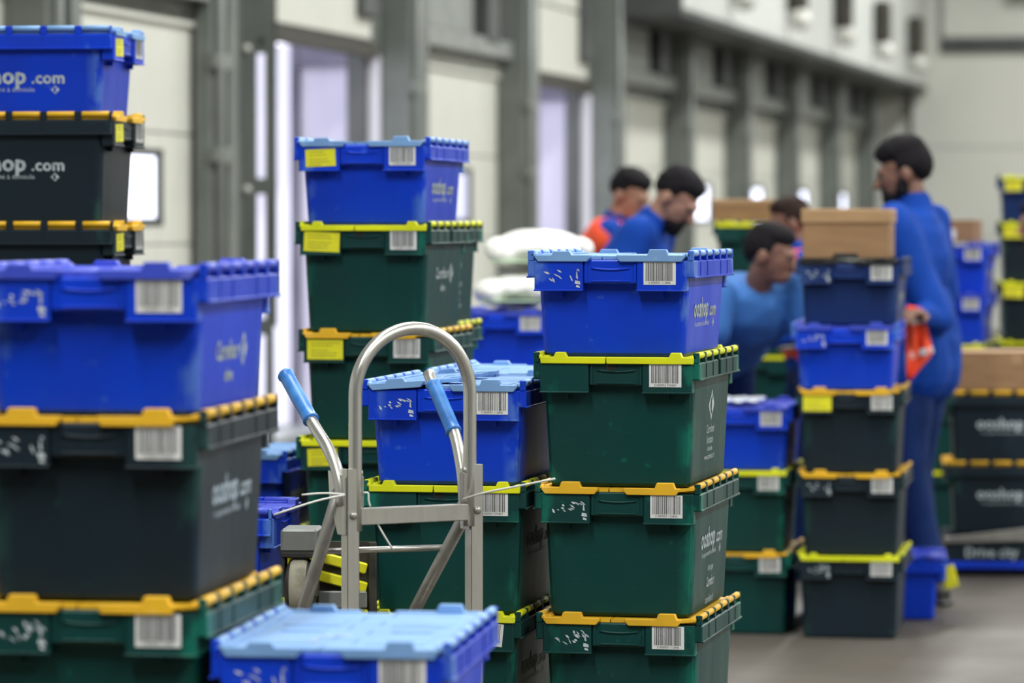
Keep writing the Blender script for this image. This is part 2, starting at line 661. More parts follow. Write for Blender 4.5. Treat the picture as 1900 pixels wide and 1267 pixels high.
def barcode_mesh(v):
    rr = random.Random(BAR_SEEDS[v])
    mb = MB()
    w, h = 0.077, 0.054
    mb.box(-w / 2, w / 2, -0.0006, 0.0, -h / 2, h / 2, M['paper'])
    x = -w / 2 + 0.005
    while x < w / 2 - 0.007:
        bw = rr.choice((0.0006, 0.0006, 0.0012, 0.0018))
        mb.quad([(x, -0.0009, -h / 2 + 0.009), (x + bw, -0.0009, -h / 2 + 0.009), (x + bw, -0.0009, h / 2 - 0.002), (x, -0.0009, h / 2 - 0.002)], M['ink'])
        x += bw + rr.choice((0.0007, 0.0009, 0.0013, 0.0018))
    add_text(mb, DIGITS[v], 0.0075, lambda a, b: Vector((a, -0.0009, -h / 2 + 0.0022 + b)), M['ink'], 0.0, 1.0)
    return mb.mesh('barcode_label')


def sticker_mesh(v):
    rr = random.Random(50 + v)
    mb = MB()
    w, h = (0.105, 0.056) if v < 2 else (0.088, 0.05)
    mb.box(-w / 2, w / 2, -0.0006, 0.0, -h / 2, h / 2, M['yellow_paper'])
    z = h / 2 - 0.008
    for k in range(5):
        x = -w / 2 + 0.012
        end = w / 2 - 0.012 - rr.random() * 0.035
        while x < end:
            L = 0.004 + rr.random() * 0.008
            mb.quad([(x, -0.0009, z - 0.0022), (x + L, -0.0009, z - 0.0022), (x + L, -0.0009, z), (x, -0.0009, z)], M['yellow_ink'])
            x += L + 0.002
        z -= 0.008 if k != 1 else 0.012
    return mb.mesh('yellow_sticker')


def residue_glare_mesh(v):
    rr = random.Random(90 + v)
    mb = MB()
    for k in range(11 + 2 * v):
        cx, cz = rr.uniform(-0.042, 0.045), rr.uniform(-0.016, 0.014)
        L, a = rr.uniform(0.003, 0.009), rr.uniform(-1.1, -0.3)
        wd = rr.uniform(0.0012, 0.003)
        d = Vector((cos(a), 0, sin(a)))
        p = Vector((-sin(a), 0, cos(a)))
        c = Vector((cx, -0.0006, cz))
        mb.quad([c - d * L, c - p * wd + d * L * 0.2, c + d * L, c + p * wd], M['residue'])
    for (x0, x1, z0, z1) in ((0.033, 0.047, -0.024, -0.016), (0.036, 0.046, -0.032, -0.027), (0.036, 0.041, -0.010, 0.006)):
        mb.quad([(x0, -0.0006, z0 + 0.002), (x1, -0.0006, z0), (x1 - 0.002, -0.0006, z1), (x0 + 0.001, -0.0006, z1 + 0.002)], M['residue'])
    return mb.mesh('sticker_residue_glare')


def emblem(mb, fn, cx, cz, s):
    """round-edged two-arrow emblem with a letter C left open between the halves"""
    def add(pts):
        f = mb.bm.faces.new([mb.bm.verts.new(fn(cx + x * s, cz + y * s)) for x, y in pts])
        f.material_index = mb._slot(M['print'])
    add([(-1.0, 0.0), (-0.28, 0.62), (-0.28, 0.34), (-0.50, 0.0), (-0.28, -0.34), (-0.28, -0.62)])
    add([(-0.22, 0.70), (0.10, 0.95), (0.34, 0.62), (0.12, 0.50), (-0.22, 0.42)])
    add([(-0.22, -0.70), (-0.22, -0.42), (0.12, -0.50), (0.34, -0.62), (0.10, -0.95)])
    add([(1.0, 0.0), (0.42, -0.58), (0.30, -0.40), (0.16, -0.28), (0.16, 0.28), (0.30, 0.40), (0.42, 0.58)])


def print_mesh(H, kind, sx):
    """lettering on a long wall of the crate, lying on the tapering wall"""
    mb = MB()

    def fn(a, z):
        k = (z - 0.008) / (H - 0.020)
        return Vector((sx * (BW0 + (BW1 - BW0) * k + 0.0008), sx * a, z))
    P = M['print']
    if kind in ('shop', 'shop_lines'):
        zb = H - 0.150 if H < 0.28 else H - 0.155
        add_text(mb, 'ooshop', 0.066, lambda a, b: fn(a - 0.058, zb + b), P, 0.0026, 0.98)
        add_text(mb, '.com', 0.048, lambda a, b: fn(a + 0.108, zb + b), P, 0.0018, 1.0)
        add_text(mb, 'le supermarch\u00e9 \u00e0 domicile', 0.0185, lambda a, b: fn(a - 0.035, zb - 0.023 + b), P, 0.0005, 1.05)
        emblem(mb, fn, 0.128, zb - 0.018, 0.013)
        if kind == 'shop_lines':
            add_text(mb, 'livr\u00e9 par', 0.024, lambda a, b: fn(a, zb - 0.062 + b), P, 0.0005)
            add_text(mb, 'Carrefour', 0.034, lambda a, b: fn(a, zb - 0.100 + b), P, 0.0010, 0.8)
            add_text(mb, 'carrefour.fr', 0.026, lambda a, b: fn(a, zb - 0.140 + b), P, 0.0006)
    elif kind == 'emblem':
        emblem(mb, fn, 0.0, H - 0.125, 0.040)
        add_text(mb, 'Carrefour', 0.030, lambda a, b: fn(a, H - 0.192 + b), P, 0.0008, 0.9)
        add_text(mb, 'livraison', 0.030, lambda a, b: fn(a, H - 0.218 + b), P, 0.0008, 0.9)
        add_text(mb, '\u00e0 domicile', 0.018, lambda a, b: fn(a, H - 0.236 + b), P, 0.0003)
        add_text(mb, 'www.carrefour.fr', 0.020, lambda a, b: fn(a, H - 0.256 + b), P, 0.0003)
    elif kind == 'brand':
        add_text(mb, 'Carrefour', 0.046, lambda a, b: fn(a - 0.04, H - 0.155 + b), P, 0.0016, 0.9)
        emblem(mb, fn, 0.092, H - 0.142, 0.032)
        add_text(mb, 'drive', 0.030, lambda a, b: fn(a - 0.02, H - 0.192 + b), P, 0.0015)
    return mb.mesh('printed_lettering')


LIDM = {'sky': 'lid_sky', 'blue': 'lid_blue', 'lime': 'lid_lime', 'orange': 'lid_orange', 'black': 'lid_black'}


def crate(loc, rz, color, lid, label, group, code=None, sticker=None, residue=None, prt='shop', lid_tilt=0.0, tilt_bar=0.0):
    H = HB if color in ('blue', 'navy') else HG
    m = M[color]
    kind = {'lime': 'lime', 'orange': 'orange', 'sky': 'sky', 'blue': 'sky', 'black': 'sky'}[lid]
    lm = M[LIDM[lid]]
    slot = kind == 'lime'
    r = empty('storage_crate', loc, rz)
    tag(r, label, 'crate', group)
    link('body', cached(('tub', color), lambda: tub_mesh(H, m)), r)
    link('rim', cached(('rim', color, slot), lambda: rim_mesh(H, m, slot)), r)
    hm = cached(('handle', color, slot), lambda: handle_mesh(H, m, slot))
    link('handle', hm, r)
    link('handle', hm, r, rot=(0, 0, pi))
    for s in (-1, 1):
        l = link('lid', cached(('lid', color, lid, s), lambda: lid_mesh(H, lm, kind, s)), r)
        if lid_tilt and s < 0:
            # lifted a little about its hinge line
            ang = lid_tilt
            hx, hz = s * 0.188, H
            l.rotation_euler = (0, ang, 0)
            c, sn = cos(ang), sin(ang)
            l.location = (hx - (hx * c + hz * sn), 0, hz - (-hx * sn + hz * c))
        km = cached(('knuckle', lid), lambda: knuckle_mesh(lm))
        for k in range(6):
            link('hinge_knuckle', km, l, (s * 0.191, -0.25 + 0.1 * k, H + 0.0035))
    if code is not None:
        link('barcode_label', cached(('code', code), lambda: barcode_mesh(code)), r, (0.119, -0.3008, H - 0.043), (0, tilt_bar, 0))
    if sticker is not None:
        link('yellow_sticker', cached(('stick', sticker), lambda: sticker_mesh(sticker)), r, (-0.120, -0.3008, H - 0.048), (0, 0.04 * (1 - sticker), 0))
    if residue is not None:
        link('sticker_residue_glare', cached(('resid', residue), lambda: residue_glare_mesh(residue)), r, (-0.118, -0.3003, H - 0.046))
    if prt:
        for s in (-1, 1):
            link('printed_lettering', cached(('print', color, prt, s), lambda: print_mesh(H, prt, s)), r)
    return r, H


CW = {'blue': 'blue', 'navy': 'navy', 'green': 'dark green', 'black': 'blackish green'}
LW = {'sky': 'sky blue', 'blue': 'violet', 'lime': 'lime', 'orange': 'amber', 'black': 'black'}
ORD = ['topmost', 'second from top', 'third from top', 'fourth from top', 'fifth from top', 'sixth from top', 'bottom']


def stack(u, y, theta, rows, phrase, group, z=0.0, turned=False, jit=0.012, x=None):
    """rows bottom to top; u, y where the middle of the near face stands"""
    th = radians(theta)
    ax = Vector((sin(th), cos(th), 0))
    half = 0.2 if turned else 0.3
    base = Vector((ux(u, y) if x is None else x, y, 0)) + ax * half
    out = []
    n = len(rows)
    for i, row in enumerate(rows):
        row = dict(row)
        color, lid = row.pop('c'), row.pop('l')
        dx = row.pop('dx', R.uniform(-jit, jit) * 0.5)
        dy = row.pop('dy', R.uniform(-jit, jit) * 0.5)
        da = radians(row.pop('da', R.uniform(-0.7, 0.7)))
        k = n - 1 - i
        lab = row.pop('label', None)
        if lab is None:
            extra = ''
            lab = '%s crate, %s lid, %s, %s' % (CW[color], LW[lid], ORD[k] if k < n - 1 else 'bottom one', phrase)
        rz = -th + da + (pi / 2 if turned else 0)
        side = Vector((cos(th), -sin(th), 0))
        o, H = crate(base + ax * dy + side * dx + Vector((0, 0, z)), rz, color, lid, lab, group, **row)
        z += H
        out.append(o)
    return out, z


# ------------------------------------------------------------------ the hall
def hall_obj(mb, name, kind='structure', parent=None):
    o = mb.build(name, parent)
    if parent is None:
        o.location = ORG
        o.rotation_euler = (0, 0, -WALL_A)
    if kind:
        o['kind'] = kind
    return o


NX, T0, T1, ZC = 24.0, -9.0, 53.8, 8.0
mb = MB()
mb.box(-0.3, NX, T0, T1 + 0.3, -0.2, 0.0, M['floor'])
hall_obj(mb, 'floor')
mb = MB()
mb.box(-0.3, NX, T0, T1 + 0.3, ZC, ZC + 0.2, M['ceil'])
hall_obj(mb, 'ceiling')
mb = MB()
mb.box(-0.3, NX, T1, T1 + 0.3, 0, ZC, M['wall'])
hall_obj(mb, 'wall_back')
mb = MB()
mb.box(NX, NX + 0.3, T0, T1, 0, ZC, M['wall'])
hall_obj(mb, 'wall_right')
mb = MB()
mb.box(-0.3, NX, T0 - 0.3, T0, 0, ZC, M['grey'])
hall_obj(mb, 'wall_front')
mb = MB()
mb.box(-60, -0.3, -60, 120, -0.25, -0.05, M['yard'])
hall_obj(mb, 'yard_ground')

# dock wall: plinth-to-roof pieces between the door openings
PIL = 25.7                       # start of the pillar between doors 1 and 2
PITCH_D = 3.8
DTOP = 2.72
starts = [PIL + PITCH_D * k for k in range(-8, 8)]      # pillar starts
PW = 0.55
OPENINGS = []
mbw = MB()
mbw.box(-0.10, 0, T0, T1, DTOP, ZC, M['grey'])
edges = [s for s in starts]
prev = T0
for s in starts:
    a, b = s, s + PW
    if abs(s - (PIL - PITCH_D)) < 0.01:
        a, b = 21.35, 22.25
    if b > T1:
        break
    mbw.box(-0.10, 0, a, b, 0, DTOP, M['grey'])
    OPENINGS.append((prev, a))
    prev = b
mbw.box(-0.10, 0, prev + 3.25 if prev + 3.25 < T1 else prev, T1, 0, DTOP, M['grey'])
hall_obj(mbw, 'wall_left')
OPENINGS.append((prev, min(prev + 3.25, T1)))
OPENINGS = [o for o in OPENINGS if o[1] - o[0] > 1.0]

# steel uprights on the dock wall
ti = 0
for s in starts:
    a, b = s, s + PW
    if abs(s - (PIL - PITCH_D)) < 0.01:
        a, b = 21.25, 21.80
    if b > T1 or a < 12:
        continue
    e = empty('trim_%d' % (ti + 1), hall(0, a), -WALL_A)
    e['kind'] = 'structure'
    ti += 1
    w = b - a
    p = 0.10 if a == 21.25 else 0.20
    q = MB()
    q.box(0, p, 0, 0.16, 0, 5.2, M['grey'], 0.006)
    q.box(0, p * 0.8, 0.02, 0.022 + 0.12, 0, 5.2, M['grey_d'])
    q.build('upright', e)
    q = MB()
    q.box(0, p * 0.45, 0.17, w - 0.17, 0, 5.2, M['grey_d'])
    q.build('web_plate', e)
    q = MB()
    q.box(0, p, w - 0.16, w, 0, 5.2, M['grey'], 0.006)
    q.build('upright', e)
    q = MB()
    q.tube([(p + 0.035, 0.08, 0), (p + 0.035, 0.08, 5.2)], 0.028, M['grey_l'], 10)
    q.build('pipe', e)
    for zz in (0.6, 1.9, 2.45):
        q = MB()
        q.box(p - 0.02, p + 0.045, -0.02, w * 0.6, zz, zz + 0.09, M['grey'], 0.004)
        q.build('bracket', e)

OPEN_AT = (24.0, 31.6)
di = 0
for a, b in OPENINGS:
    c = (a + b) / 2
    if c < 14:
        mbx = MB()
        mbx.box(-0.1, -0.05, a, b, 0, DTOP, M['door'])
        di += 1
        hall_obj(mbx, 'door_%d' % di)
        continue
    di += 1
    d = empty('door_%d' % di, hall(0, c), -WALL_A)
    d['kind'] = 'structure'
    hw = (b - a) / 2
    is_open = any(abs(c - o) < 0.6 for o in OPEN_AT)
    if not is_open:
        zs = [0.02, 0.56, 1.10, 1.64 + 0.40, 2.58, 2.72]
        zs = [0.02, 0.72, 1.42, 2.06, 2.70]
        for k in range(4):
            q = MB()
            z0, z1 = zs[k] + 0.005, zs[k + 1] - 0.005
            if k == 2:      # section with the long window
                wl, wx, wz0, wz1 = 0.50, 0.66, 1.56, 1.94
                q.box(-0.05, -0.03, -hw, -wl, z0, z1, M['door'], 0.004)
                q.box(-0.05, -0.03, wx, hw, z0, z1, M['door'], 0.004)
                q.box(-0.05, -0.03, -wl, wx, z0, wz0, M['door'], 0.004)
                q.box(-0.05, -0.03, -wl, wx, wz1, z1, M['door'], 0.004)
            else:
                q.box(-0.075, -0.03, -hw, hw, z0, z1, M['door'], 0.006)
            q.build('door_panel', d)
            if k:
                q = MB()
                q.box(-0.052, -0.042, -hw, hw, zs[k] - 0.012, zs[k] + 0.012, M['grey_l'])
                q.build('joint_strip', d)
        q = MB()
        for (y0, y1, z0, z1) in ((-0.56, -0.50, 1.53, 1.97), (0.66, 0.72, 1.53, 1.97), (-0.56, 0.72, 1.53, 1.575), (-0.56, 0.72, 1.925, 1.97)):
            q.box(-0.053, -0.022, y0, y1, z0, z1, M['grey_d'], 0.003)
        q.build('window_frame', d)
        q = MB()
        q.box(-0.044, -0.040, -0.51, 0.67, 1.56, 1.94, M['pane'])
        q.build('window_pane', d)
        q = MB()
        q.box(-0.03, 0.0, -hw, hw, DTOP - 0.03, DTOP + 0.09, M['door'], 0.004)
        q.build('top_seal', d)
    else:
        # raised door: two sections hang under the lintel, the rest has gone up
        for z0, z1 in ((2.80, 3.36), (3.38, 3.95)):
            q = MB()
            q.box(0.015, 0.06, -hw + 0.15, hw - 0.55, z0, z1, M['door'], 0.006)
            q.build('door_panel', d)
        q = MB()
        q.box(0.012, 0.065, -hw + 0.10, hw - 0.40, 2.68, 2.79, M['rubber'], 0.006)
        q.build('bottom_seal', d)
        q = MB()
        q.tube([(0.08, -hw + 0.42, 0.9), (0.08, -hw + 0.42, 5.0)], 0.016, M['rubber'], 8)
        q.build('pull_chain', d)
        # perforated guide rail on the near jamb
        q = MB()
        t0 = -hw - 0.02
        def plate(n0, n1, z0, z1):
            q.box(n0, n1, t0, t0 + 0.006, z0, z1, M['grey'])
        plate(0.0, 0.095, 0, 5.0)
        plate(0.145, 0.20, 0, 5.0)
        z = 0.05
        while z < 3.1:
            plate(0.095, 0.145, z - 0.05, z + 0.05)
            z += 0.86
        plate(0.095, 0.145, 2.62, 5.0)
        q.build('guide_rail', d)
        z = 0.05
        while z < 3.1:
            q = MB()
            q.tube([(0.035, t0 - 0.004, z - 0.02), (0.035, t0 - 0.016, z - 0.02)], 0.026, M['lens'], 12)
            q.build('bolt_cap', d)
            z += 0.86
        # dock shelter and trailer seen through the opening (faces looking back along the wall)
        for nm, n0, n1, tb, z0, z1, mm in (
                ('side_curtain', -0.094, -0.015, 0.04, 0.0, 2.72, 'white_tex'),
                ('shelter_post', -0.224, -0.094, 0.14, 0.0, 2.80, 'grey_d'),
                ('trailer_door', -0.60, -0.224, 0.0, 0.12, 2.66, 'violet_l'),
                ('shelter_header', -0.62, -0.224, 0.04, 2.64, 2.80, 'violet'),
                ('trailer_edge', -0.66, -0.615, 0.05, 0.12, 2.80, 'violet'),
                ('daylight_gap_panel', -1.30, -0.66, 0.0, 0.12, 2.80, 'white_tex')):  # this last white panel stands in for the bright daylight gap
            q = MB()
            q.box(n0, n1, hw - tb, hw + 0.1, z0, z1, M[mm])
            q.build(nm, d)
        q = MB()
        q.box(-1.6, -0.25, -hw, hw + 0.1, -0.05, 0.12, M['grey_l'])
        q.build('dock_leveller', d)

# steel lintel strip, dark windows and posts above the doors
k = 0
for a, b in OPENINGS:
    if a < 12:
        continue
    e = empty('trim_%d' % (ti + 1), hall(0, (a + b) / 2), -WALL_A)
    e['kind'] = 'structure'
    ti += 1
    hw = (b - a) / 2
    opened = any(abs((a + b) / 2 - o) < 0.6 for o in OPEN_AT)
    if not opened:
        q = MB()
        q.box(0, 0.10, -hw, hw, 2.84, 2.98, M['grey_l'], 0.004)
        q.build('lintel', e)
    q = MB()
    q.box(0, 0.12, hw - 0.95, hw - 0.55, 2.95, 4.4, M['grey_d'], 0.01)
    q.build('motor_box', e)
    if not opened:
        q = MB()
        q.tube([(0.09, -hw, 3.55), (0.09, hw, 3.55)], 0.06, M['grey_l'], 12)
        q.build('door_shaft', e)
    q = MB()
    q.box(0, 0.03, -hw + 0.2, hw - 1.1, 3.0, 4.4, M['grey_l'])
    q.build('wall_panel', e)

# white service duct with dock lamps, high along the far half of the dock wall
e = empty('trim_%d' % (ti + 1), hall(0, 33.4), -WALL_A)
e['kind'] = 'structure'
ti += 1
q = MB()
q.box(0, 0.80, 0, T1 - 33.4, 3.40, 3.46, M['grey_d'])
q.build('soffit', e)
tt = 0.05
lampt = [36.2 - 33.4 + 3.8 * j for j in range(5)]
cuts = [0.0] + lampt + [T1 - 33.4]
for a, b in zip(cuts[:-1], cuts[1:]):
    q = MB()
    q.box(0.72, 0.80, a + 0.03, b - 0.03, 3.46, 5.0, M['white_panel'], 0.01)
    q.build('fascia_panel', e)
q = MB()
q.box(0.0, 0.80, -0.04, 0.0, 3.40, 5.0, M['grey_d'])
q.build('end_plate', e)
for j, a in enumerate(lampt):
    r = empty('dock_lamp', hall(0.80, 33.4 + a, 3.75), -WALL_A)
    where = ['nearest the open doors', 'second along from the open doors', 'third along from the open doors', 'fourth along, one before the corner', 'by the corner of the hall'][j]
    where = where.replace('nearest the', 'next to the')
    tag(r, 'black and white dock lamp on the white fascia, ' + where, 'lamp', 'dock lamps along the white fascia')
    q = MB()
    q.box(0, 0.20, -0.16, 0.16, 0.05, 0.58, M['rubber'], 0.04)
    q.build('lamp_housing', r)
    q = MB()
    q.tube([(0.06, 0, 0.10), (0.14, -0.05, -0.02)], 0.022, M['rubber'], 8)
    q.build('lamp_arm', r)
    q = MB()
    q.tube([(0.16, -0.06, -0.06), (0.16, -0.10, -0.06), (0.16, -0.16, -0.06)], 0, M['lens'], 14, True, [0.05, 0.10, 0.115])
    q.build('lamp_shade', r)

# back wall details
e = empty('trim_%d' % (ti + 1), hall(0, T1), -WALL_A)
e['kind'] = 'structure'
ti += 1
q = MB()
q.box(1.0, NX, -0.10, 0, 3.95, 4.16, M['grey_d'], 0.01)
q.build('beam', e)
q = MB()
q.box(0.55, 0.60, -0.10, 0, 0, ZC, M['grey_d'], 0.01)
q.build('pipe', e)
q = MB()
q.box(0.97, 1.03, -0.06, 0, 4.16, ZC, M['grey_l'], 0.01)
q.build('pipe', e)
q = MB()
q.box(2.0, 2.45, -0.35, 0, 4.72, 5.2, M['grey_d'], 0.03)
q.build('vent_box', e)
for z0 in (1.3, 2.6, 5.4):
    q = MB()
    q.box(0.0, NX, -0.012, 0, z0, z0 + 0.012, M['grey_l'])
    q.build('panel_joint', e)

# ------------------------------------------------------------------ crate stacks
G_, O_, L_ = 'green', 'orange', 'lime'


def row(c, l, **k):
    return dict(c=c, l=l, **k)


# tall stack cut by the lower corner: blue crate with violet lid on four dark green ones
stack(160, 6.2, 8.0, [
    row('black', 'orange', code=1),
    row('black', 'orange', code=2),
    row('green', 'orange', code=0, residue=2, dx=0.004, dy=0, label='dark green crate with amber lid, third from top, blurred stack beside sky-blue lid'),
    row('black', 'orange', code=1, residue=0, dx=0.0, dy=0.0, da=0.3, label='blackish green crate with amber lid directly under the big blurred blue crate'),
    row('blue', 'blue', code=2, residue=1, dx=0.002, dy=0.0, da=0.2, prt='brand', label='big blurred blue crate with violet lid and white barcode on blackish green crates'),
], 'blurred stack beside the sky-blue lid', 'crates of the blurred stack in front')

# short stack in front of the hand truck
stack(612, 6.15, 7.1, [
    row('green', 'orange', code=0),
    row('green', 'orange', code=1),
    row('blue', 'sky', code=3, residue=0, dx=0, dy=0, da=0, prt=None, label='blue crate whose sky-blue lid is seen from above, in front of hand truck'),
], 'short stack in front of the hand truck', 'crates of the short stack before the hand truck')

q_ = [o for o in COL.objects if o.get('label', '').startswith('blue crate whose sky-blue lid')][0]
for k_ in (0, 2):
    link('sticker_residue_glare', cached(('resid', k_), lambda: residue_glare_mesh(k_)), q_, (-0.085 + 0.02 * k_, -0.17 + 0.02 * k_, HB - 0.0004), (-pi / 2, 0, 0.4 * k_))  # white glare on the lid painted in, reusing the residue flecks

# sharp stack
stack(1139, 8.9, 12.5, [
    row('green', 'orange', code=3),
    row('green', 'orange', code=0, residue=2, prt=None, dx=0.012, dy=-0.006, da=0.2),
    row('green', 'orange', code=2, residue=1, prt='shop_lines', dx=0.006, dy=0.0, da=0.3),
    row('green', 'lime', code=1, prt='emblem', dx=0.004, dy=0.0, da=0.1),
    row('blue', 'sky', code=0, residue=0, prt='shop', dx=-0.011, dy=0.004, da=0.2, label='sharp blue crate with scraped sticker and sky-blue lid atop the sharp stack'),
], 'sharp stack beside the hand truck', 'crates of the sharp stack')

# stack behind the hand truck and its twin behind it
stack(822, 8.97, 11.0, [
    row('green', 'lime', code=2, dx=0, dy=0),
    row('green', 'lime', code=3, tilt_bar=0.10, dx=-0.014, dy=0, da=0.3),
    row('green', 'lime', code=1, dx=0, dy=0, da=0),
    row('blue', 'sky', code=2, residue=1, dx=0.0, dy=0.0, da=0.0, prt=None, lid_tilt=-0.07, label='blue crate with scraped label seen through the arch of the hand truck'),
], 'stack behind the hand truck', 'crates of the stack behind the hand truck')
stack(930, 9.66, 11.0, [
    row('green', 'lime'), row('green', 'orange'), row('green', 'lime'),
    row('blue', 'sky', prt=None, label='blue crate with sky-blue lid just behind the one framed by the arch'),
], 'second row behind the hand truck', 'crates of the second row behind the hand truck', jit=0.004)

# tall stack with yellow stickers, and the one behind it
stack(673, 10.8, 10.3, [
    row('green', 'orange'),
    row('green', 'lime'),
    row('green', 'lime', code=0, sticker=2, dx=0, dy=0),
    row('green', 'orange', code=2, sticker=1, prt='shop', dx=0.008, dy=0, da=0.3),
    row('green', 'lime', code=0, sticker=0, prt='brand', dx=0, dy=0, da=0),
    row('blue', 'sky', code=1, sticker=2, prt='shop', dx=-0.004, dy=0, da=0.2, label='blue crate with yellow sticker atop the tall stack with yellow stickers'),
], 'tall stack with yellow stickers', 'crates of the tall stack with yellow stickers')
stack(708, 11.45, 10.3, [
    row('green', 'lime'), row('green', 'orange'), row('green', 'lime'),
    row('green', 'lime', prt='shop'), row('green', 'lime', prt='emblem', dx=0.0, dy=0),
], 'stack just behind the yellow-stickered stack', 'crates of the stack behind the yellow-stickered one', jit=0.006)

# long-side stack at the upper corner
stack(17, 10.65, 8.0, [
    row('green', 'lime'), row('green', 'orange'), row('black', 'orange'), row('green', 'orange'),
    row('black', 'orange', code=2, sticker=2),
    row('black', 'orange', code=1, sticker=2, dx=0, dy=0, da=0),
    row('blue', 'sky', code=3, sticker=2, dx=0, dy=0, da=0.3, label='blue crate with white lettering, topmost of the tall long-side stack by dock doors'),
], 'tall long-side stack by the dock doors', 'crates of the tall long-side stack', turned=True)

# blue slices between the blurred stack and the yellow-stickered one
stack(276, 9.02, 6.0, [
    row('green', 'orange'), row('green', 'lime'), row('blue', 'blue', dx=0, dy=0, prt='brand', label='blue crate half hidden behind the big blurred stack, near the trolley wheel'),
], 'long-side stack beside trolley wheel', 'crates of the hidden long-side stack', turned=True, jit=0.004)
stack(413, 11.3, 9.0, [
    row('green', 'orange'), row('green', 'lime'), row('blue', 'sky', dx=0, dy=0, label='blue crate with pale lid peeking out beside the yellow-stickered stack'),
], 'low stack peeking beside yellow-stickered one', 'crates of the low peeking stack', jit=0.004)

# blue stack under the white sacks
_, z_sack = stack(928, 14.6, 11.5, [
    row('blue', 'blue'), row('blue', 'blue'), row('blue', 'blue'), row('blue', 'blue', code=0), row('blue', 'blue', code=2, dx=0, dy=0, da=0),
], 'blue stack under the white sacks', 'blue crates under the white sacks')

# two blurred stacks on the bare floor
stack(1577, 14.0, 8.5, [
    row('black', 'lime', code=1, residue=2, prt=None),
    row('black', 'orange', code=3, residue=0, prt=None),
    row('black', 'orange', code=2, sticker=1, prt=None),
    row('blue', 'blue', code=0, residue=1, dx=-0.02, prt=None),
    row('navy', 'black', code=3, residue=0, dx=0.0, label='navy crate under the brown cardboard box in front of the tall man'),
], 'blurred stack under the brown box', 'crates of the stack under the brown box')
stack(1368, 14.15, 9.5, [
    row('green', 'orange', code=0, residue=2), row('green', 'lime', code=3), row('blue', 'blue', code=1, prt='brand'),
], 'low stack beside the bare floor', 'crates of the low stack by the bare floor')
stack(1614, 14.68, 5.0, [row('blue', 'blue', prt=None, label='single blue crate on the floor behind the stack, at the tall man\'s feet')], 'x', 'single blue crate', jit=0, turned=True)

# stacks behind the tall man
stack(1884, 16.5, 4.0, [
    row('black', 'orange', label='lower blackish crate with white lettering on the blue dolly'),
    row('black', 'orange', label='upper blackish crate with white lettering above the blue dolly'),
], 'dolly stack', 'blackish crates on the dolly', z=0.185, turned=True, jit=0.006)
_, z_n = stack(1757, 18.3, 12.0, [
    row('green', 'lime'), row('green', 'lime'), row('green', 'lime'),
    row('blue', 'blue', code=1), row('blue', 'blue', code=0),
], 'far blue-topped stack behind tall man', 'crates of the far blue-topped stack', z=0.03)
stack(1922, 19.6, 6.0, [
    row('black', 'lime'), row('black', 'lime'), row('black', 'lime'), row('black', 'lime', sticker=0), row('black', 'lime', sticker=1),
    row('navy', 'lime', sticker=2),
], 'dark far stack by back wall', 'crates of the far dark stack')
_, z_q = stack(1398, 17.6, 12.0, [
    row('green', 'orange'), row('green', 'orange'), row('green', 'lime'), row('green', 'lime'), row('green', 'lime', prt='emblem'),
], 'dark green stack behind the bending man', 'crates of the stack behind the bending man')

# ------------------------------------------------------------------ hand truck
HT = empty('hand_truck', (-0.3585, 8.2, 0), radians(30))
tag(HT, 'aluminium hand truck with arched top handle and two blue-gripped handles', 'hand truck')
HTI = (Matrix.Translation((-0.3585, 8.2, 0)) @ Matrix.Rotation(radians(30), 4, 'Z')).inverted()
Wt = 0.34
A_, D_ = M['alu'], M['alu_dull']


def bez(pts, n=8):
    """smooth path through points (Catmull-Rom)"""
    P_ = [Vector(p) for p in pts]
    P_ = [P_[0] * 2 - P_[1]] + P_ + [P_[-1] * 2 - P_[-2]]
    out = []
    for i in range(1, len(P_) - 2):
        a, b, c, d = P_[i - 1:i + 3]
        for k in range(n):
            s = k / n
            out.append(0.5 * ((2 * b) + (c - a) * s + (2 * a - 5 * b + 4 * c - d) * s * s + (3 * b - a - 3 * c + d) * s ** 3))
    out.append(P_[-2])
    return out


# arched loop
xl, xr = 0.027, 0.314
cxm, rad = (xl + xr) / 2, (xr - xl) / 2
pts = [(xl, 0.014, 0.88), (xl, 0.014, 1.0), (xl, 0.014, 1.1)]
for k in range(25):
    a = pi - pi * k / 24
    pts.append((cxm + rad * cos(a), 0.014, 1.176 + rad * 1.01 * sin(a)))
pts += [(xr, 0.014, 1.1), (xr, 0.014, 1.0), (xr, 0.014, 0.88)]
MB().tube(pts, 0.0148, A_, 16).build('arched_handle', HT)
for x0 in (0.0, Wt - 0.030):
    q = MB()
    q.box(x0, x0 + 0.030, 0.0, 0.003, 0.05, 1.017, A_, 0.001)
    q.box(x0, x0 + 0.003, 0.0, 0.030, 0.05, 1.017, A_, 0.001)
    q.box(x0 + 0.027, x0 + 0.030, 0.0, 0.030, 0.05, 1.017, A_, 0.001)
    r_ = q.build('rail', HT)
    q = MB()
    q.tube([(x0 + 0.015, 0.001, 0.915), (x0 + 0.015, -0.004, 0.915), (x0 + 0.015, -0.0065, 0.915)], 0, D_, 12, True, [0.0088, 0.0085, 0.004])
    q.build('bolt', r_)
q = MB()
q.box(0.028, Wt - 0.028, 0.003, 0.024, 0.893, 0.930, A_, 0.002)
q.build('crossbar', HT)
q = MB()
q.box(0.028, Wt - 0.028, 0.003, 0.024, 0.42, 0.455, A_, 0.002)
q.build('crossbar', HT)
# inner latch strips beside the rails
for x0 in (0.031, Wt - 0.047):
    q = MB()
    q.box(x0, x0 + 0.014, 0.006, 0.026, 0.932, 1.0, D_, 0.002)
    q.tube([(x0 + 0.007, 0.012, 0.995), (x0 + 0.007, 0.012, 1.012)], 0.006, D_, 10)
    q.build('latch', HT)
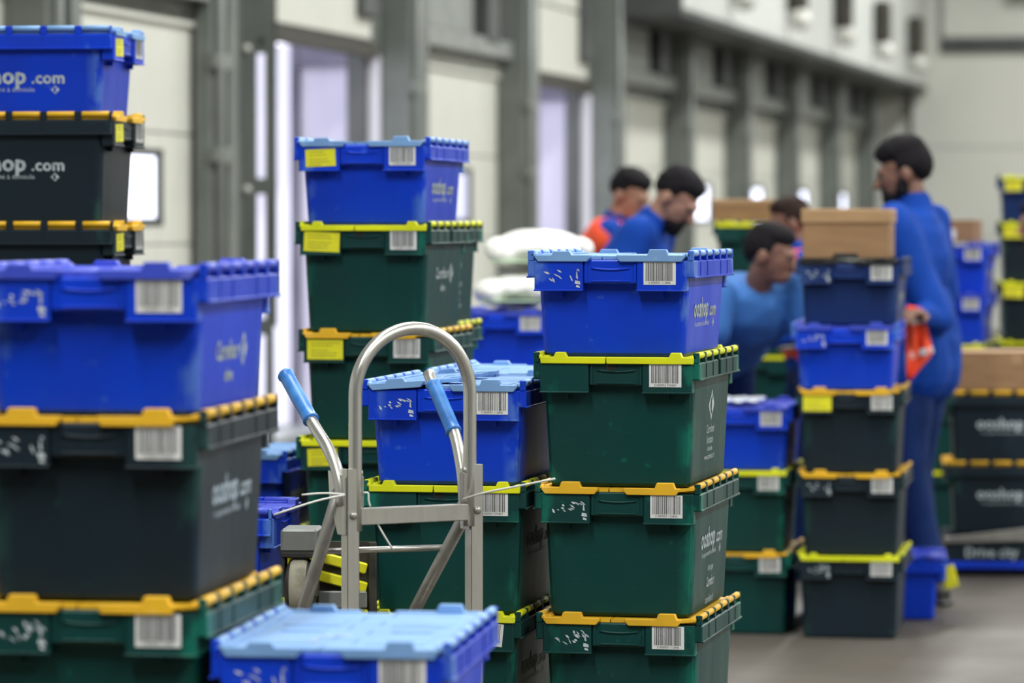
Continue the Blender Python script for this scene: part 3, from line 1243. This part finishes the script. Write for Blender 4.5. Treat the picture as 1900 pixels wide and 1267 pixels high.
# side bracket plates
for x0, sgn in ((-0.004, -1), (Wt - 0.036, 1)):
    q = MB()
    q.prism([(0.004, 1.0), (0.085 if sgn < 0 else 0.055, 1.01), (0.078 if sgn < 0 else 0.05, 0.95), (0.04, 0.872), (0.004, 0.872)], 'x', x0, x0 + 0.004, A_, 0.001)
    q.build('bracket_plate', HT)
# swung-back handles with blue grips
LHp = [(0.0, 0.298, 1.212), (0.0, 0.228, 1.157), (0.0, 0.157, 1.103), (0.0, 0.085, 1.052), (0.0, 0.040, 0.998), (0.0, 0.026, 0.935)]
RHp = [(0.318, 0.212, 1.214), (0.318, 0.150, 1.146), (0.318, 0.092, 1.082), (0.316, 0.058, 1.015), (0.314, 0.042, 0.960), (0.312, 0.036, 0.905)]
for path, g0, g1 in ((LHp, 0.0, 0.148), (RHp, 0.035, 0.165)):
    pp = bez(path, 6)
    h_ = MB().tube(pp, 0.0135, A_, 14).build('swing_handle', HT)
    d = (Vector(path[2]) - Vector(path[0])).normalized()
    a, b = Vector(path[0]) + d * (g0 - 0.004), Vector(path[0]) + d * (g1 + 0.01)
    L = (b - a).length
    gp = [a, a + d * 0.004, a + d * 0.008, a + d * 0.012] + [a + d * (L * k / 6) for k in range(1, 6)] + [b - d * 0.008, b - d * 0.004, b]
    gr = [0.0165, 0.0195, 0.0195, 0.0172] + [0.0172] * 5 + [0.0172, 0.0192, 0.0185]
    MB().tube(gp, 0, M['grip'], 16, True, gr).build('grip', h_)
# rear struts, rod and casters
for path in ([(0.0, 0.040, 0.965), (0.0, 0.212, 0.694), (0.0, 0.54, 0.178)], [(0.318, 0.030, 0.915), (0.318, 0.274, 0.672), (0.318, 0.48, 0.34), (0.318, 0.50, 0.178)]):
    s_ = MB().tube(path, 0.0145, D_, 14).build('strut', HT)
    e_ = Vector(path[-1])
    q = MB()
    q.box(e_.x - 0.02, e_.x + 0.02, e_.y - 0.03, e_.y + 0.03, 0.155, 0.185, D_, 0.004)
    for sx in (-0.019, 0.016):
        q.box(e_.x + sx, e_.x + sx + 0.003, e_.y - 0.02, e_.y + 0.02, 0.045, 0.165, D_)
    q.build('caster_fork', s_)
    q = MB()
    q.tube([(e_.x - 0.013, e_.y, 0.058), (e_.x - 0.010, e_.y, 0.058), (e_.x + 0.010, e_.y, 0.058), (e_.x + 0.013, e_.y, 0.058)], 0, M['rubber'], 18, True, [0.05, 0.057, 0.057, 0.05])
    q.build('caster_wheel', s_)
MB().tube([(0.0, 0.127, 0.828), (0.318, 0.142, 0.822)], 0.0072, A_, 10).build('cross_rod', HT)
# axle, wheels and toe plate
MB().tube([(-0.09, 0.10, 0.13), (Wt + 0.09, 0.10, 0.13)], 0.009, D_, 10).build('axle', HT)
for x0 in (-0.085, Wt + 0.035):
    q = MB()
    q.tube([(x0, 0.10, 0.13), (x0 + 0.008, 0.10, 0.13), (x0 + 0.042, 0.10, 0.13), (x0 + 0.05, 0.10, 0.13)], 0, M['rubber'], 24, True, [0.115, 0.128, 0.128, 0.115])
    w_ = q.build('wheel', HT)
    q = MB()
    q.tube([(x0 - 0.004, 0.10, 0.13), (x0 + 0.054, 0.10, 0.13)], 0.055, D_, 16)
    q.build('hub', w_)
for x0 in (0.003, Wt - 0.027):
    q = MB()
    q.prism([(0.03, 0.05), (0.13, 0.11), (0.13, 0.15), (0.03, 0.30)], 'x', x0, x0 + 0.006, D_)
    q.build('axle_bracket', HT)
q = MB()
q.box(-0.04, Wt + 0.04, -0.20, 0.002, 0.004, 0.010, A_, 0.002)
q.box(0.0, Wt, -0.004, 0.002, 0.006, 0.16, A_)
q.build('toe_plate', HT)


def loc(p):
    return HTI @ Vector(p)


for path in ([loc(at(640, 917, 8.2)), loc(at(600, 915, 8.19)), loc(at(560, 918, 8.18))],
             [loc(at(640, 918, 8.2)), loc(at(585, 930, 8.17)), loc(at(508, 955, 8.14))],
             [loc(at(850, 934, 8.42)), loc(at(862, 925, 8.35)), loc(at(905, 913, 8.3)), loc(at(960, 902, 8.28)), loc(at(1030, 888, 8.26))],
             [loc(at(696, 964, 8.25)), loc(at(712, 992, 8.25)), loc(at(729, 1020, 8.26))],
             [loc(at(675, 914, 8.22)), loc(at(683, 915, 8.22)), loc(at(684, 928, 8.22)), loc(at(687, 940, 8.22))]):
    MB().tube(bez(path, 4), 0.0024, M['tie'], 6).build('cable_tie', HT)

# ------------------------------------------------------------------ yellow trolley stood on end beside the hand truck
TR = empty('platform_trolley', (-0.425, 8.90, 0), radians(-4))
tag(TR, 'yellow trolley stood on end, its grey-bracketed caster beside the hand truck', 'trolley')
q = MB()
q.box(-0.115, -0.095, -0.02, 0.012, 0.0, 0.80, M['yellow_paint'], 0.003)
q.box(0.085, 0.105, -0.004, 0.012, 0.0, 0.80, M['rubber'], 0.003)
q.box(-0.095, 0.085, -0.02, 0.012, 0.0, 0.03, M['yellow_paint'], 0.003)
q.build('frame', TR)
for z0, z1, tl in ((0.585, 0.64, 0.0), (0.70, 0.725, -0.25), (0.745, 0.77, -0.25), (0.36, 0.40, 0.0)):
    q = MB()
    q.box(-0.095, 0.085, -0.018, 0.0, -(z1 - z0) / 2, (z1 - z0) / 2, M['yellow_paint'], 0.003)
    q.build('cross_slat', TR, (0, 0, (z0 + z1) / 2), (0, -tl, 0))
q = MB()
q.box(-0.10, 0.10, 0.001, 0.012, 0.03, 0.80, M['rubber'])
q.build('deck_mat', TR)
q = MB()
q.box(-0.03, 0.085, -0.03, -0.018, 0.645, 0.685, M['steel'], 0.003)
q.build('brake_bar', TR)
for cz in (0.70, 0.20):
    cr = empty('caster', (0, 0, 0))
    cr.parent = TR
    cr.location = (-0.063, -0.10, cz)
    q = MB()
    q.box(-0.043, 0.043, -0.035, 0.085, 0.085, 0.140, M['steel'], 0.006)
    q.build('mounting_block', cr)
    q = MB()
    for sx in (-0.041, 0.034):
        q.box(sx, sx + 0.007, -0.03, 0.03, -0.02, 0.09, M['rubber'], 0.002)
    q.box(-0.041, 0.041, -0.035, 0.035, 0.072, 0.086, M['rubber'], 0.003)
    q.build('fork', cr)
    q = MB()
    q.tube([(-0.032, 0, 0), (-0.026, 0, 0), (-0.019, 0, 0)], 0, M['rubber'], 26, True, [0.05, 0.062, 0.068])
    q.tube([(0.019, 0, 0), (0.026, 0, 0), (0.032, 0, 0)], 0, M['rubber'], 26, True, [0.068, 0.062, 0.05])
    q.tube([(-0.0195, 0, 0), (-0.012, 0, 0), (0.012, 0, 0), (0.0195, 0, 0)], 0, M['tread'], 26, False, [0.068, 0.072, 0.072, 0.068])
    q.build('wheel', cr)


# ------------------------------------------------------------------ cardboard boxes
def carton(loc_, rz, w, d, h, label, group=None, lid=0.0, slot=False, paper=False, tape=True):
    r = empty('cardboard_box', loc_, rz)
    tag(r, label, 'box', group)
    q = MB()
    q.box(-w / 2, w / 2, -d / 2, d / 2, 0, h - (lid * 0.2), M['card'], 0.004)
    q.build('box_body', r)
    if lid:
        q = MB()
        q.box(-w / 2 - 0.006, w / 2 + 0.006, -d / 2 - 0.006, d / 2 + 0.006, h - lid, h, M['card_light'], 0.005)
        q.build('box_lid', r)
    else:
        for s in (-1, 1):
            q = MB()
            x0, x1 = sorted((s * 0.002, s * w / 2))
            q.box(x0, x1, -d / 2, d / 2, h, h + 0.004, M['card_light'], 0.001)
            q.build('flap', r)
        if tape:
            q = MB()
            q.box(-0.025, 0.025, -d / 2 - 0.001, d / 2 + 0.001, h + 0.004, h + 0.0046, M['card_light'])
            q.box(-0.025, 0.025, -d / 2 - 0.0012, -d / 2, h - 0.05, h + 0.004, M['card_light'])
            q.build('tape', r)
    if slot:
        q = MB()
        q.box(-0.045, 0.045, -d / 2 - 0.007, -d / 2 + 0.004, 0.0, 0.02, M['dark'], 0.003)
        q.build('hand_hole', r)
    if paper:
        q = MB()
        q.box(-0.06, 0.07, -d / 2 - 0.001, -d / 2, h * 0.12, h * 0.62, M['paper'])
        q.build('paper_label', r)
    return r


th = radians(12)
dd = Vector((sin(th), cos(th), 0))
carton(Vector((ux(1568, 14.0), 14.0, 1.4135 + 0.004)) + Vector((0.15, 0.99, 0)) * 0.25, -radians(8.5), 0.32, 0.46, 0.185, 'brown cardboard box with paler lid in front of the tall bearded man', lid=0.055, slot=True)
carton(Vector((ux(1884, 16.5), 16.5, 0.803 + 0.012)) + Vector((0.02, 0.2, 0)), -radians(3), 0.60, 0.38, 0.165, 'wide brown cardboard box lying on the blackish dolly crates')
carton(Vector((ux(1742, 18.3), 18.3, z_n + 0.014)) + dd * 0.3, -th, 0.33, 0.40, 0.105, 'small brown box with white label atop the far blue crates', paper=True)
carton(Vector((ux(1385, 17.6), 17.6, z_q + 0.014)) + dd * 0.28, -th, 0.34, 0.46, 0.10, 'flat brown box atop the dark green stack behind the workers', lid=0.03)

# ------------------------------------------------------------------ dolly under the long-side blackish crates
DL = empty('dolly', Vector((ux(1884, 16.5), 16.5, 0)) + Vector((sin(radians(4)), cos(radians(4)), 0)) * 0.2, -radians(4))
tag(DL, 'low blue dolly with black lettered side board under the blackish crates', 'dolly')
q = MB()
q.box(-0.31, 0.31, -0.21, 0.21, 0.03, 0.065, M['blue'], 0.006)
q.build('deck', DL)
for sx in (-0.25, 0.25):
    for sy in (-0.15, 0.15):
        q = MB()
        q.tube([(sx - 0.012, sy, 0.016), (sx + 0.012, sy, 0.016)], 0.016, M['rubber'], 14)
        q.build('wheel', DL)
q = MB()
q.box(-0.30, 0.30, -0.205, 0.205, 0.065, 0.183, M['black'], 0.004)
q.build('side_board', DL)
q = MB()
add_text(q, 'Drive city', 0.062, lambda a, b: Vector((a - 0.10, -0.2058, 0.085 + b)), M['print'], 0.0015, 0.9)
q.build('printed_lettering', DL)
for zz, tl in ((0.168, -0.03), (0.195, -0.12)):
    q = MB()
    q.box(-0.31, 0.31, -0.011, 0.0, -0.013, 0.013, M['alu_dull'], 0.003)
    q.build('metal_bar', DL, (0, -0.212, zz), (0, tl, 0))


# ------------------------------------------------------------------ remeshed soft bodies
def remesh(mb, name, voxel, parent, m, smooth=6, extra=None):
    me = mb.mesh('tmp')
    o = bpy.data.objects.new('tmp', me)
    COL.objects.link(o)
    md = o.modifiers.new('r', 'REMESH')
    md.mode = 'VOXEL'
    md.voxel_size = voxel
    md.use_smooth_shade = True
    ms = o.modifiers.new('s', 'SMOOTH')
    ms.factor = 0.5
    ms.iterations = smooth
    dg = bpy.context.evaluated_depsgraph_get()
    me2 = bpy.data.meshes.new_from_object(o.evaluated_get(dg))
    bpy.data.objects.remove(o)
    bpy.data.meshes.remove(me)
    me2.name = name
    me2.materials.clear()
    me2.materials.append(m)
    if extra:
        extra(me2)
    return link(name, me2, parent)


from mathutils import noise as mnoise


def crumple(amp, freq, seed=0.0):
    def f(me):
        for v in me.vertices:
            n = mnoise.noise_vector(v.co * freq + Vector((seed, seed, seed)))
            v.co += n * amp
    return f


for i, (u_, y_, z_, w_, d_, h_, lab) in enumerate((
        (978, 14.9, z_sack + 0.088, 0.17, 0.27, 0.075, 'white plastic sack lying directly on the blue stack'),
        (1000, 14.92, z_sack + 0.244, 0.185, 0.25, 0.080, 'white plastic sack atop another white sack on the blue stack'))):
    c0 = Vector((ux(u_, y_), y_, z_))
    r = empty('sack', (c0.x, c0.y, z_ - h_), -radians(11))
    tag(r, lab, 'sack', 'white sacks on the blue stack')
    q = MB()
    q.ell((0, 0, h_), (w_, d_, h_), M['sack'])
    for sx in (-1, 1):
        for sy in (-1, 1):
            q.ell((sx * w_ * 0.62, sy * d_ * 0.65, h_ * 0.85), (w_ * 0.42, d_ * 0.38, h_ * 0.75), M['sack'])
    remesh(q, 'sack_body', 0.012, r, M['sack'], 4, crumple(0.016, 9.0, i * 3.1))
    q = MB()
    q.box(-w_ * 0.8, w_ * 0.8, -d_ * 0.99, -d_ * 0.75, h_ * 0.30, h_ * 0.42, M['sack_green'], 0.006)
    q.build('printed_band', r)

r = empty('plastic_sheet', at(1366, 734, 14.3), -th)
r.location.z = 0.859 + 0.006
tag(r, 'crumpled white plastic sheet lying on the low blue crate lid', 'sheet')
t = bmesh.new()
bmesh.ops.create_grid(t, x_segments=14, y_segments=14, size=0.5)
for v in t.verts:
    x, y = v.co.x, v.co.y
    e = 1 + 0.25 * mnoise.noise(Vector((x * 4, y * 4, 2.0)))
    v.co = Vector((x * 0.16 * e, y * 0.34 * e + 0.1, 0.008 + 0.022 * abs(mnoise.noise(Vector((x * 5, y * 5, 0.3))))))
q = MB()
q._take(t, M['film'], True)
q.build('sheet_fold', r)

# tag on the single blue crate
for o in COL.objects:
    if o.get('group') == 'single blue crate':
        q = MB()
        q.box(-0.028, 0.028, -0.004, 0.004, -0.045, 0.045, M['yellow_paint'], 0.003)
        q.build('yellow_tag', o, (-0.12, -0.315, 0.165), (0, 0.25, pi / 2))
        del o['group']

# ------------------------------------------------------------------ people
SK1 = noise_mat('brown_skin', (0.20, 0.095, 0.065), (0.17, 0.08, 0.055), 30, 0.5)
SK2 = noise_mat('tan_skin', (0.36, 0.185, 0.125), (0.31, 0.155, 0.105), 30, 0.5)
HAIR = noise_mat('black_hair', (0.006, 0.005, 0.007), (0.012, 0.010, 0.012), 60, 0.85, spec=0.2)
HAIR2 = noise_mat('dark_brown_hair', (0.022, 0.012, 0.010), (0.035, 0.02, 0.015), 60, 0.85, spec=0.2)
JACK = noise_mat('royal_blue_jacket', (0.002, 0.050, 0.34), (0.001, 0.036, 0.25), 5, 0.85, spec=0.25)
TEE = noise_mat('sky_blue_tee', (0.035, 0.155, 0.46), (0.025, 0.115, 0.36), 5, 0.8)
TROU = noise_mat('navy_trousers', (0.003, 0.020, 0.105), (0.002, 0.015, 0.075), 5, 0.85, spec=0.25)
HIVIS = noise_mat('hi_vis_orange', (0.95, 0.10, 0.03), (0.85, 0.07, 0.02), 5, 0.6)
REFL = mat('reflective_tape', (0.62, 0.62, 0.62), 0.35)
SHOE = noise_mat('black_shoes', (0.015, 0.014, 0.014), (0.03, 0.03, 0.03), 12, 0.5)
EYE = mat('eye', (0.04, 0.03, 0.03), 0.2)
RED = noise_mat('red_jacket', (0.55, 0.02, 0.03), (0.42, 0.015, 0.02), 5, 0.7)


def hand(mb, wrist, d, n, s, m):
    """palm, four bent fingers and a thumb; d points along the forearm, n is the palm's normal"""
    d = d.normalized()
    n = (n - d * n.dot(d)).normalized()
    a = d.cross(n)
    w = Vector(wrist)
    for k in (-1, 0, 1):
        mb.cap(w + d * 0.012 * s + a * k * 0.020 * s, w + d * 0.085 * s + a * k * 0.025 * s, 0.018 * s, 0.014 * s, m, 10)
    for k, L in ((-1.5, 0.060), (-0.5, 0.074), (0.5, 0.080), (1.5, 0.070)):
        b = w + d * 0.088 * s + a * k * 0.021 * s
        mid = b + (d * 0.88 + n * 0.42).normalized() * L * 0.52 * s
        tip = mid + (d * 0.35 + n * 0.94).normalized() * L * 0.52 * s
        mb.cap(b, mid, 0.0105 * s, 0.0092 * s, m, 8)
        mb.cap(mid, tip, 0.0092 * s, 0.0078 * s, m, 8)
    b = w + d * 0.028 * s + a * 0.030 * s
    mid = b + (d * 0.62 + a * 0.62 + n * 0.3).normalized() * 0.042 * s
    tip = mid + (d * 0.8 + a * 0.05 + n * 0.55).normalized() * 0.032 * s
    mb.cap(b, mid, 0.014 * s, 0.011 * s, m, 8)
    mb.cap(mid, tip, 0.011 * s, 0.009 * s, m, 8)


def person(label, loc_, rz, Ht, lean=0.0, hy=0.0, hp=0.0, arms=None, top=JACK, long_sleeve=True, skin=SK1, hair=HAIR, beard=False,
           vest=False, trousers=TROU, step=0.06, jacket_len=0.0, knee=0.0, hair_big=0.0, group=None, collar=True, bulk=1.0, fade=False):
    s = Ht / 1.78
    r = empty('person', loc_, rz)
    tag(r, label, 'person', group)
    U = Matrix.Translation((0, 0, 0.95)) @ Matrix.Rotation(lean, 4, 'X') @ Matrix.Translation((0, 0, -0.95))

    def u(p):
        return (U @ Vector(p)) * s

    def g(p):
        return Vector(p) * s
    arms = arms or {}
    joints = {}
    for sd in (-1, 1):
        sh = U @ Vector((sd * 0.185, 0.0, 1.44))
        el, wr = arms.get(sd, ((sd * 0.235, 0.02, 1.16), (sd * 0.235, -0.06, 0.92)))
        joints[sd] = (sh * s, Vector(el) * s, Vector(wr) * s)
    hips = {sd: Vector((sd * 0.09, 0, 0.93)) * s for sd in (-1, 1)}
    kn = {sd: Vector((sd * 0.10, -0.03 - knee + sd * step * 0.5, 0.50)) * s for sd in (-1, 1)}
    an = {sd: Vector((sd * 0.105, 0.03 + sd * step, 0.085)) * s for sd in (-1, 1)}
    HM = Matrix.Translation(U @ Vector((0, -0.005, 1.50))) @ Matrix.Rotation(hy, 4, 'Z') @ Matrix.Rotation(hp, 4, 'X')
    HR = HM.to_3x3()

    def h(p):
        return (HM @ Vector(p)) * s

    def hell(mb, c, rr, m):
        mb.ell(h(c), tuple(x * s for x in rr), m, HR)

    # body, one continuous surface
    b = MB()
    m = skin
    UR = U.to_3x3()
    b.ell(u((0, 0.0, 1.30)), (0.145 * s, 0.095 * s, 0.19 * s), m, UR)
    b.ell(u((0, 0.0, 1.08)), (0.125 * s, 0.085 * s, 0.16 * s), m, UR)
    b.ell(g((0, 0.01, 0.95)), (0.145 * s, 0.095 * s, 0.12 * s), m)
    b.cap(u((-0.15, 0, 1.42)), u((0.15, 0, 1.42)), 0.055 * s, 0.055 * s, m)
    for sd in (-1, 1):
        sh, el, wr = joints[sd]
        b.cap(sh, el, 0.046 * s, 0.037 * s, m)
        b.cap(el, wr, 0.038 * s, 0.027 * s, m)
        dr = (wr - el)
        hand(b, wr, dr, Vector((-sd, 0.0, 0.0)) if abs(dr.normalized().x) < 0.8 else Vector((0, 0, -1)), s, m)
        b.cap(hips[sd], kn[sd], 0.078 * s, 0.052 * s, m)
        b.cap(kn[sd], an[sd], 0.052 * s, 0.036 * s, m)
        b.cap(an[sd] + g((0, 0.03, -0.045)), an[sd] + g((0, -0.13, -0.055)), 0.028 * s, 0.026 * s, m)
    b.cap(u((0, 0.01, 1.43)), h((0, 0.012, 0.07)), 0.058 * s, 0.053 * s, m)
    hell(b, (0, 0.012, 0.155), (0.075, 0.095, 0.092), m)
    hell(b, (0, -0.032, 0.115), (0.060, 0.062, 0.088), m)
    hell(b, (0, -0.045, 0.060), (0.046, 0.048, 0.036), m)
    hell(b, (0, -0.082, 0.150), (0.046, 0.016, 0.012), m)
    b.cap(h((0, -0.092, 0.132)), h((0, -0.112, 0.098)), 0.009 * s, 0.0145 * s, m, 10)
    hell(b, (0, -0.088, 0.070), (0.024, 0.012, 0.009), m)
    hell(b, (0, -0.085, 0.058), (0.022, 0.012, 0.008), m)
    for sd in (-1, 1):
        hell(b, (sd * 0.077, 0.012, 0.118), (0.012, 0.022, 0.034), m)
    remesh(b, 'body', 0.0075, r, skin, 3)
    for sd in (-1, 1):
        q = MB()
        hell(q, (sd * 0.029, -0.0815, 0.132), (0.012, 0.009, 0.008), EYE)
        q.build('eye', r)
    # hair
    q = MB()
    e = hair_big
    hell(q, (0, 0.008, 0.205 + e), (0.079 + e, 0.094 + e, 0.055 + e), hair)
    if fade:
        hell(q, (0, 0.058, 0.160), (0.0735, 0.054, 0.074), hair)
    else:
        hell(q, (0, 0.060, 0.155), (0.074 + e, 0.056 + e, 0.080), hair)
    hell(q, (0, -0.046, 0.214 + e), (0.054, 0.034, 0.024 + e), hair)
    for sd in (-1, 1):
        hell(q, (sd * 0.066, 0.025, 0.170 if fade else 0.165), (0.0155 + e * .5, 0.052, 0.045 if fade else 0.050), hair)
    remesh(q, 'hair', 0.009, r, hair, 2, crumple(0.004, 45))
    if beard:
        q = MB()
        hell(q, (0, -0.055, 0.050), (0.050, 0.050, 0.038), hair)
        hell(q, (0, -0.070, 0.025), (0.036, 0.036, 0.030), hair)
        for sd in ((-1, 1) if not fade else ()):
            hell(q, (sd * 0.056, -0.015, 0.075), (0.012, 0.028, 0.042), hair)
        hell(q, (0, -0.092, 0.083), (0.030, 0.010, 0.007), hair)
        remesh(q, 'beard', 0.009, r, hair, 2)
    # top garment
    q = MB()
    q.ell(u((0, 0.0, 1.30)), (0.178 * s * bulk, 0.120 * s * bulk, 0.205 * s), top, UR)
    q.ell(u((0, 0.005, 1.08)), (0.162 * s * bulk, 0.112 * s * bulk, 0.18 * s), top, UR)
    q.cap(u((-0.155, 0, 1.415)), u((0.155, 0, 1.415)), 0.068 * s, 0.068 * s, top)
    q.ell(u((0, 0.02, 1.42)), (0.125 * s, 0.085 * s, 0.075 * s), top, UR)
    lo = 0.92 - jacket_len
    q.ell((g((0, 0.005, 0.99)) + u((0, 0.005, 0.99))) / 2, (0.172 * s * bulk, 0.125 * s * bulk, 0.13 * s), top)
    if jacket_len:
        q.cap(g((-0.06, 0, 1.02)), g((-0.065, 0.0, lo + 0.09)), 0.115 * s * bulk, 0.122 * s * bulk, top)
        q.cap(g((0.06, 0, 1.02)), g((0.065, 0.0, lo + 0.09)), 0.115 * s * bulk, 0.122 * s * bulk, top)
    if collar:
        q.cap(u((0, 0.012, 1.45)), u((0, 0.008, 1.500)), 0.076 * s, 0.068 * s, top)
    for sd in (-1, 1):
        sh, el, wr = joints[sd]
        if long_sleeve:
            q.cap(sh, el, 0.066 * s * bulk, 0.058 * s * bulk, top)
            q.cap(el, el + (wr - el) * 0.90, 0.056 * s, 0.043 * s, top)
        else:
            q.cap(sh, sh + (el - sh) * 0.50, 0.072 * s * bulk, 0.072 * s * bulk, top)
    remesh(q, 'jacket' if long_sleeve else 'shirt', 0.011, r, top, 4, crumple(0.010 * s, 7.0, Ht))
    # trousers and shoes
    q = MB()
    q.ell(g((0, 0.01, 0.93)), (0.160 * s, 0.112 * s, 0.12 * s), trousers)
    for sd in (-1, 1):
        q.cap(hips[sd], kn[sd], 0.093 * s, 0.070 * s, trousers)
        q.cap(kn[sd], an[sd] + g((0, 0, 0.03)), 0.070 * s, 0.058 * s, trousers)
    remesh(q, 'trousers', 0.011, r, trousers, 4, crumple(0.008 * s, 8.0, 3.0))
    for sd in (-1, 1):
        q = MB()
        f = an[sd]
        q.cap(f + g((0, 0.035, -0.040)), f + g((0, -0.14, -0.048)), 0.042 * s, 0.036 * s, SHOE)
        q.cap(f + g((0, 0.015, -0.03)), f + g((0, 0.01, 0.02)), 0.046 * s, 0.044 * s, SHOE)
        q.box(f.x - 0.045 * s, f.x + 0.045 * s, f.y - 0.175 * s, f.y + 0.08 * s, 0.0, 0.02, SHOE, 0.006)
        remesh(q, 'shoe', 0.008, r, SHOE, 2)
    if vest:
        q = MB()
        q.ell(u((0, 0.0, 1.29)), (0.198 * s, 0.142 * s, 0.235 * s), HIVIS, UR)
        q.ell(u((0, 0.02, 1.42)), (0.150 * s, 0.102 * s, 0.085 * s), HIVIS, UR)
        q.ell(u((0, 0.005, 1.06)), (0.180 * s, 0.130 * s, 0.19 * s), HIVIS, UR)
        q.cap(u((-0.165, 0, 1.415)), u((0.165, 0, 1.415)), 0.092 * s, 0.092 * s, HIVIS)
        v = remesh(q, 'hi_vis_vest', 0.011, r, HIVIS, 4)
        for zz in (1.06, 1.20):
            q = MB()
            ring = []
            for k in range(25):
                a = 2 * pi * k / 24
                ring.append(u((0.190 * cos(a), 0.003 + 0.136 * sin(a), zz)))
            q.tube(ring, 0.012 * s, REFL, 6)
            q.build('reflective_band', v)
    return r


hpi = pi / 2


def rel(p, loc_, rz, Ht):
    """a point of the hall in a person's own measure"""
    d = Matrix.Rotation(-rz, 3, 'Z') @ (Vector(p) - Vector(loc_))
    return tuple(d / (Ht / 1.78))


# tall bearded man behind the brown box
L1 = (ux(1708, 15.42), 15.42, 0)
RZ1 = -hpi - 0.50
person('tall bearded man in a blue jacket, looking down, holding an orange vest', L1, RZ1, 1.925,
       lean=0.06, hy=0.36, hp=0.24, top=JACK, skin=SK1, beard=True, jacket_len=0.13, hair_big=0.008, bulk=1.14,
       arms={1: (rel(at(1738, 590, 15.24), L1, RZ1, 1.925), rel(at(1706, 583, 15.10), L1, RZ1, 1.925)), -1: ((-0.26, -0.02, 1.16), (-0.22, -0.20, 1.03))})
# man in the blue jacket with short black hair
person('man in a blue jacket with short black hair, stooping over the sharp crates', (ux(1094, 16.1), 16.1, 0), hpi - 0.25, 1.93,
       lean=0.50, hy=-0.20, hp=0.72, top=JACK, skin=SK2, beard=True, hair_big=0.0, collar=True, bulk=1.15, fade=True,
       arms={1: ((0.26, -0.14, 1.10), (0.20, -0.26, 0.90)), -1: ((-0.26, -0.14, 1.10), (-0.20, -0.26, 0.90))})
# man in an orange vest behind him
person('man in an orange vest over blue sleeves, standing by the white dock curtain', (ux(1058, 18.4), 18.4, 0), hpi - 0.15, 1.91,
       lean=0.42, hy=-0.45, hp=0.42, top=JACK, skin=SK2, vest=True, hair=HAIR, fade=True,
       arms={1: ((0.24, -0.24, 1.14), (0.20, -0.40, 1.00)), -1: ((-0.19, -0.30, 1.14), (-0.17, -0.44, 1.00))})
# bending man in the lighter blue T-shirt
person('man in a light blue T-shirt bending forward with bare arms hanging down', (ux(1320, 15.5), 15.5, 0), 0.38, 1.85,
       lean=1.0, hy=0.85, hp=0.25, top=TEE, long_sleeve=False, skin=SK1, hair=HAIR, collar=False, bulk=1.24,
       arms={1: ((0.25, -0.44, 0.96), (0.26, -0.50, 0.70)), -1: ((-0.24, -0.44, 0.96), (-0.21, -0.50, 0.70))})
# man with an orange vest facing the other way
person('man in an orange vest facing the flat brown box, behind the bending man', (ux(1503, 16.9), 16.9, 0), -hpi + 0.1, 1.70,
       lean=0.14, hy=-0.05, hp=0.16, top=JACK, skin=SK1, vest=True, hair=HAIR2,
       arms={1: ((0.26, -0.06, 1.13), (0.22, -0.30, 1.06)), -1: ((-0.26, -0.06, 1.13), (-0.22, -0.30, 1.06))})
# worker in red at the picture's edge
person('worker in a red jacket, mostly cut off, beside the dark yellow-lidded stack', (ux(1988, 18.6), 18.6, 0), -hpi, 1.72,
       lean=0.25, hp=0.2, top=RED, skin=SK2)

# orange vest hanging from the tall man's hand
VX = empty('orange_vest', at(1694, 572, 15.08), 0.0)
tag(VX, 'orange hi-vis vest with grey tape hanging from the tall man\'s hand', 'vest')
o0 = at(1694, 572, 15.08)
outl_l = [(1683, 566), (1681, 600), (1680, 640), (1680, 672), (1682, 705)]
outl_r = [(1708, 570), (1716, 598), (1725, 630), (1733, 655), (1690, 706)]


def lerp_path(path, t_):
    f = t_ * (len(path) - 1)
    i = min(int(f), len(path) - 2)
    k = f - i
    return (path[i][0] * (1 - k) + path[i + 1][0] * k, path[i][1] * (1 - k) + path[i + 1][1] * k)


def vest_piece(t0, t1, thick, m, name, nu=10, nv=14):
    t = bmesh.new()
    gridf, gridb = [], []
    for j in range(nv + 1):
        tv = t0 + (t1 - t0) * j / nv
        l, rr = lerp_path(outl_l, tv), lerp_path(outl_r, tv)
        rf, rb = [], []
        for i in range(nu + 1):
            k = i / nu
            p = at(l[0] + (rr[0] - l[0]) * k, l[1] + (rr[1] - l[1]) * k, 15.08) - o0
            wv = 0.018 * sin(k * 9 + tv * 5) + 0.010 * sin(k * 17 - tv * 3)
            rf.append(t.verts.new(p + Vector((0, wv - thick, 0))))
            rb.append(t.verts.new(p + Vector((0, wv + thick, 0))))
        gridf.append(rf)
        gridb.append(rb)
    for j in range(nv):
        for i in range(nu):
            t.faces.new((gridf[j][i], gridf[j][i + 1], gridf[j + 1][i + 1], gridf[j + 1][i]))
            t.faces.new((gridb[j][i], gridb[j + 1][i], gridb[j + 1][i + 1], gridb[j][i + 1]))
    for j in range(nv):
        for i in (0, nu):
            t.faces.new((gridf[j][i], gridf[j + 1][i], gridb[j + 1][i], gridb[j][i]))
    for i in range(nu):
        for j in (0, nv):
            t.faces.new((gridf[j][i], gridb[j][i], gridb[j][i + 1], gridf[j][i + 1]))
    bmesh.ops.recalc_face_normals(t, faces=t.faces[:])
    q = MB()
    q._take(t, m, True)
    return q.build(name, VX)


vest_piece(0.0, 1.0, 0.012, HIVIS, 'vest_cloth')
vest_piece(0.12, 0.27, 0.0145, REFL, 'reflective_band', 10, 3)
vest_piece(0.62, 0.74, 0.0145, REFL, 'reflective_band', 4, 3)
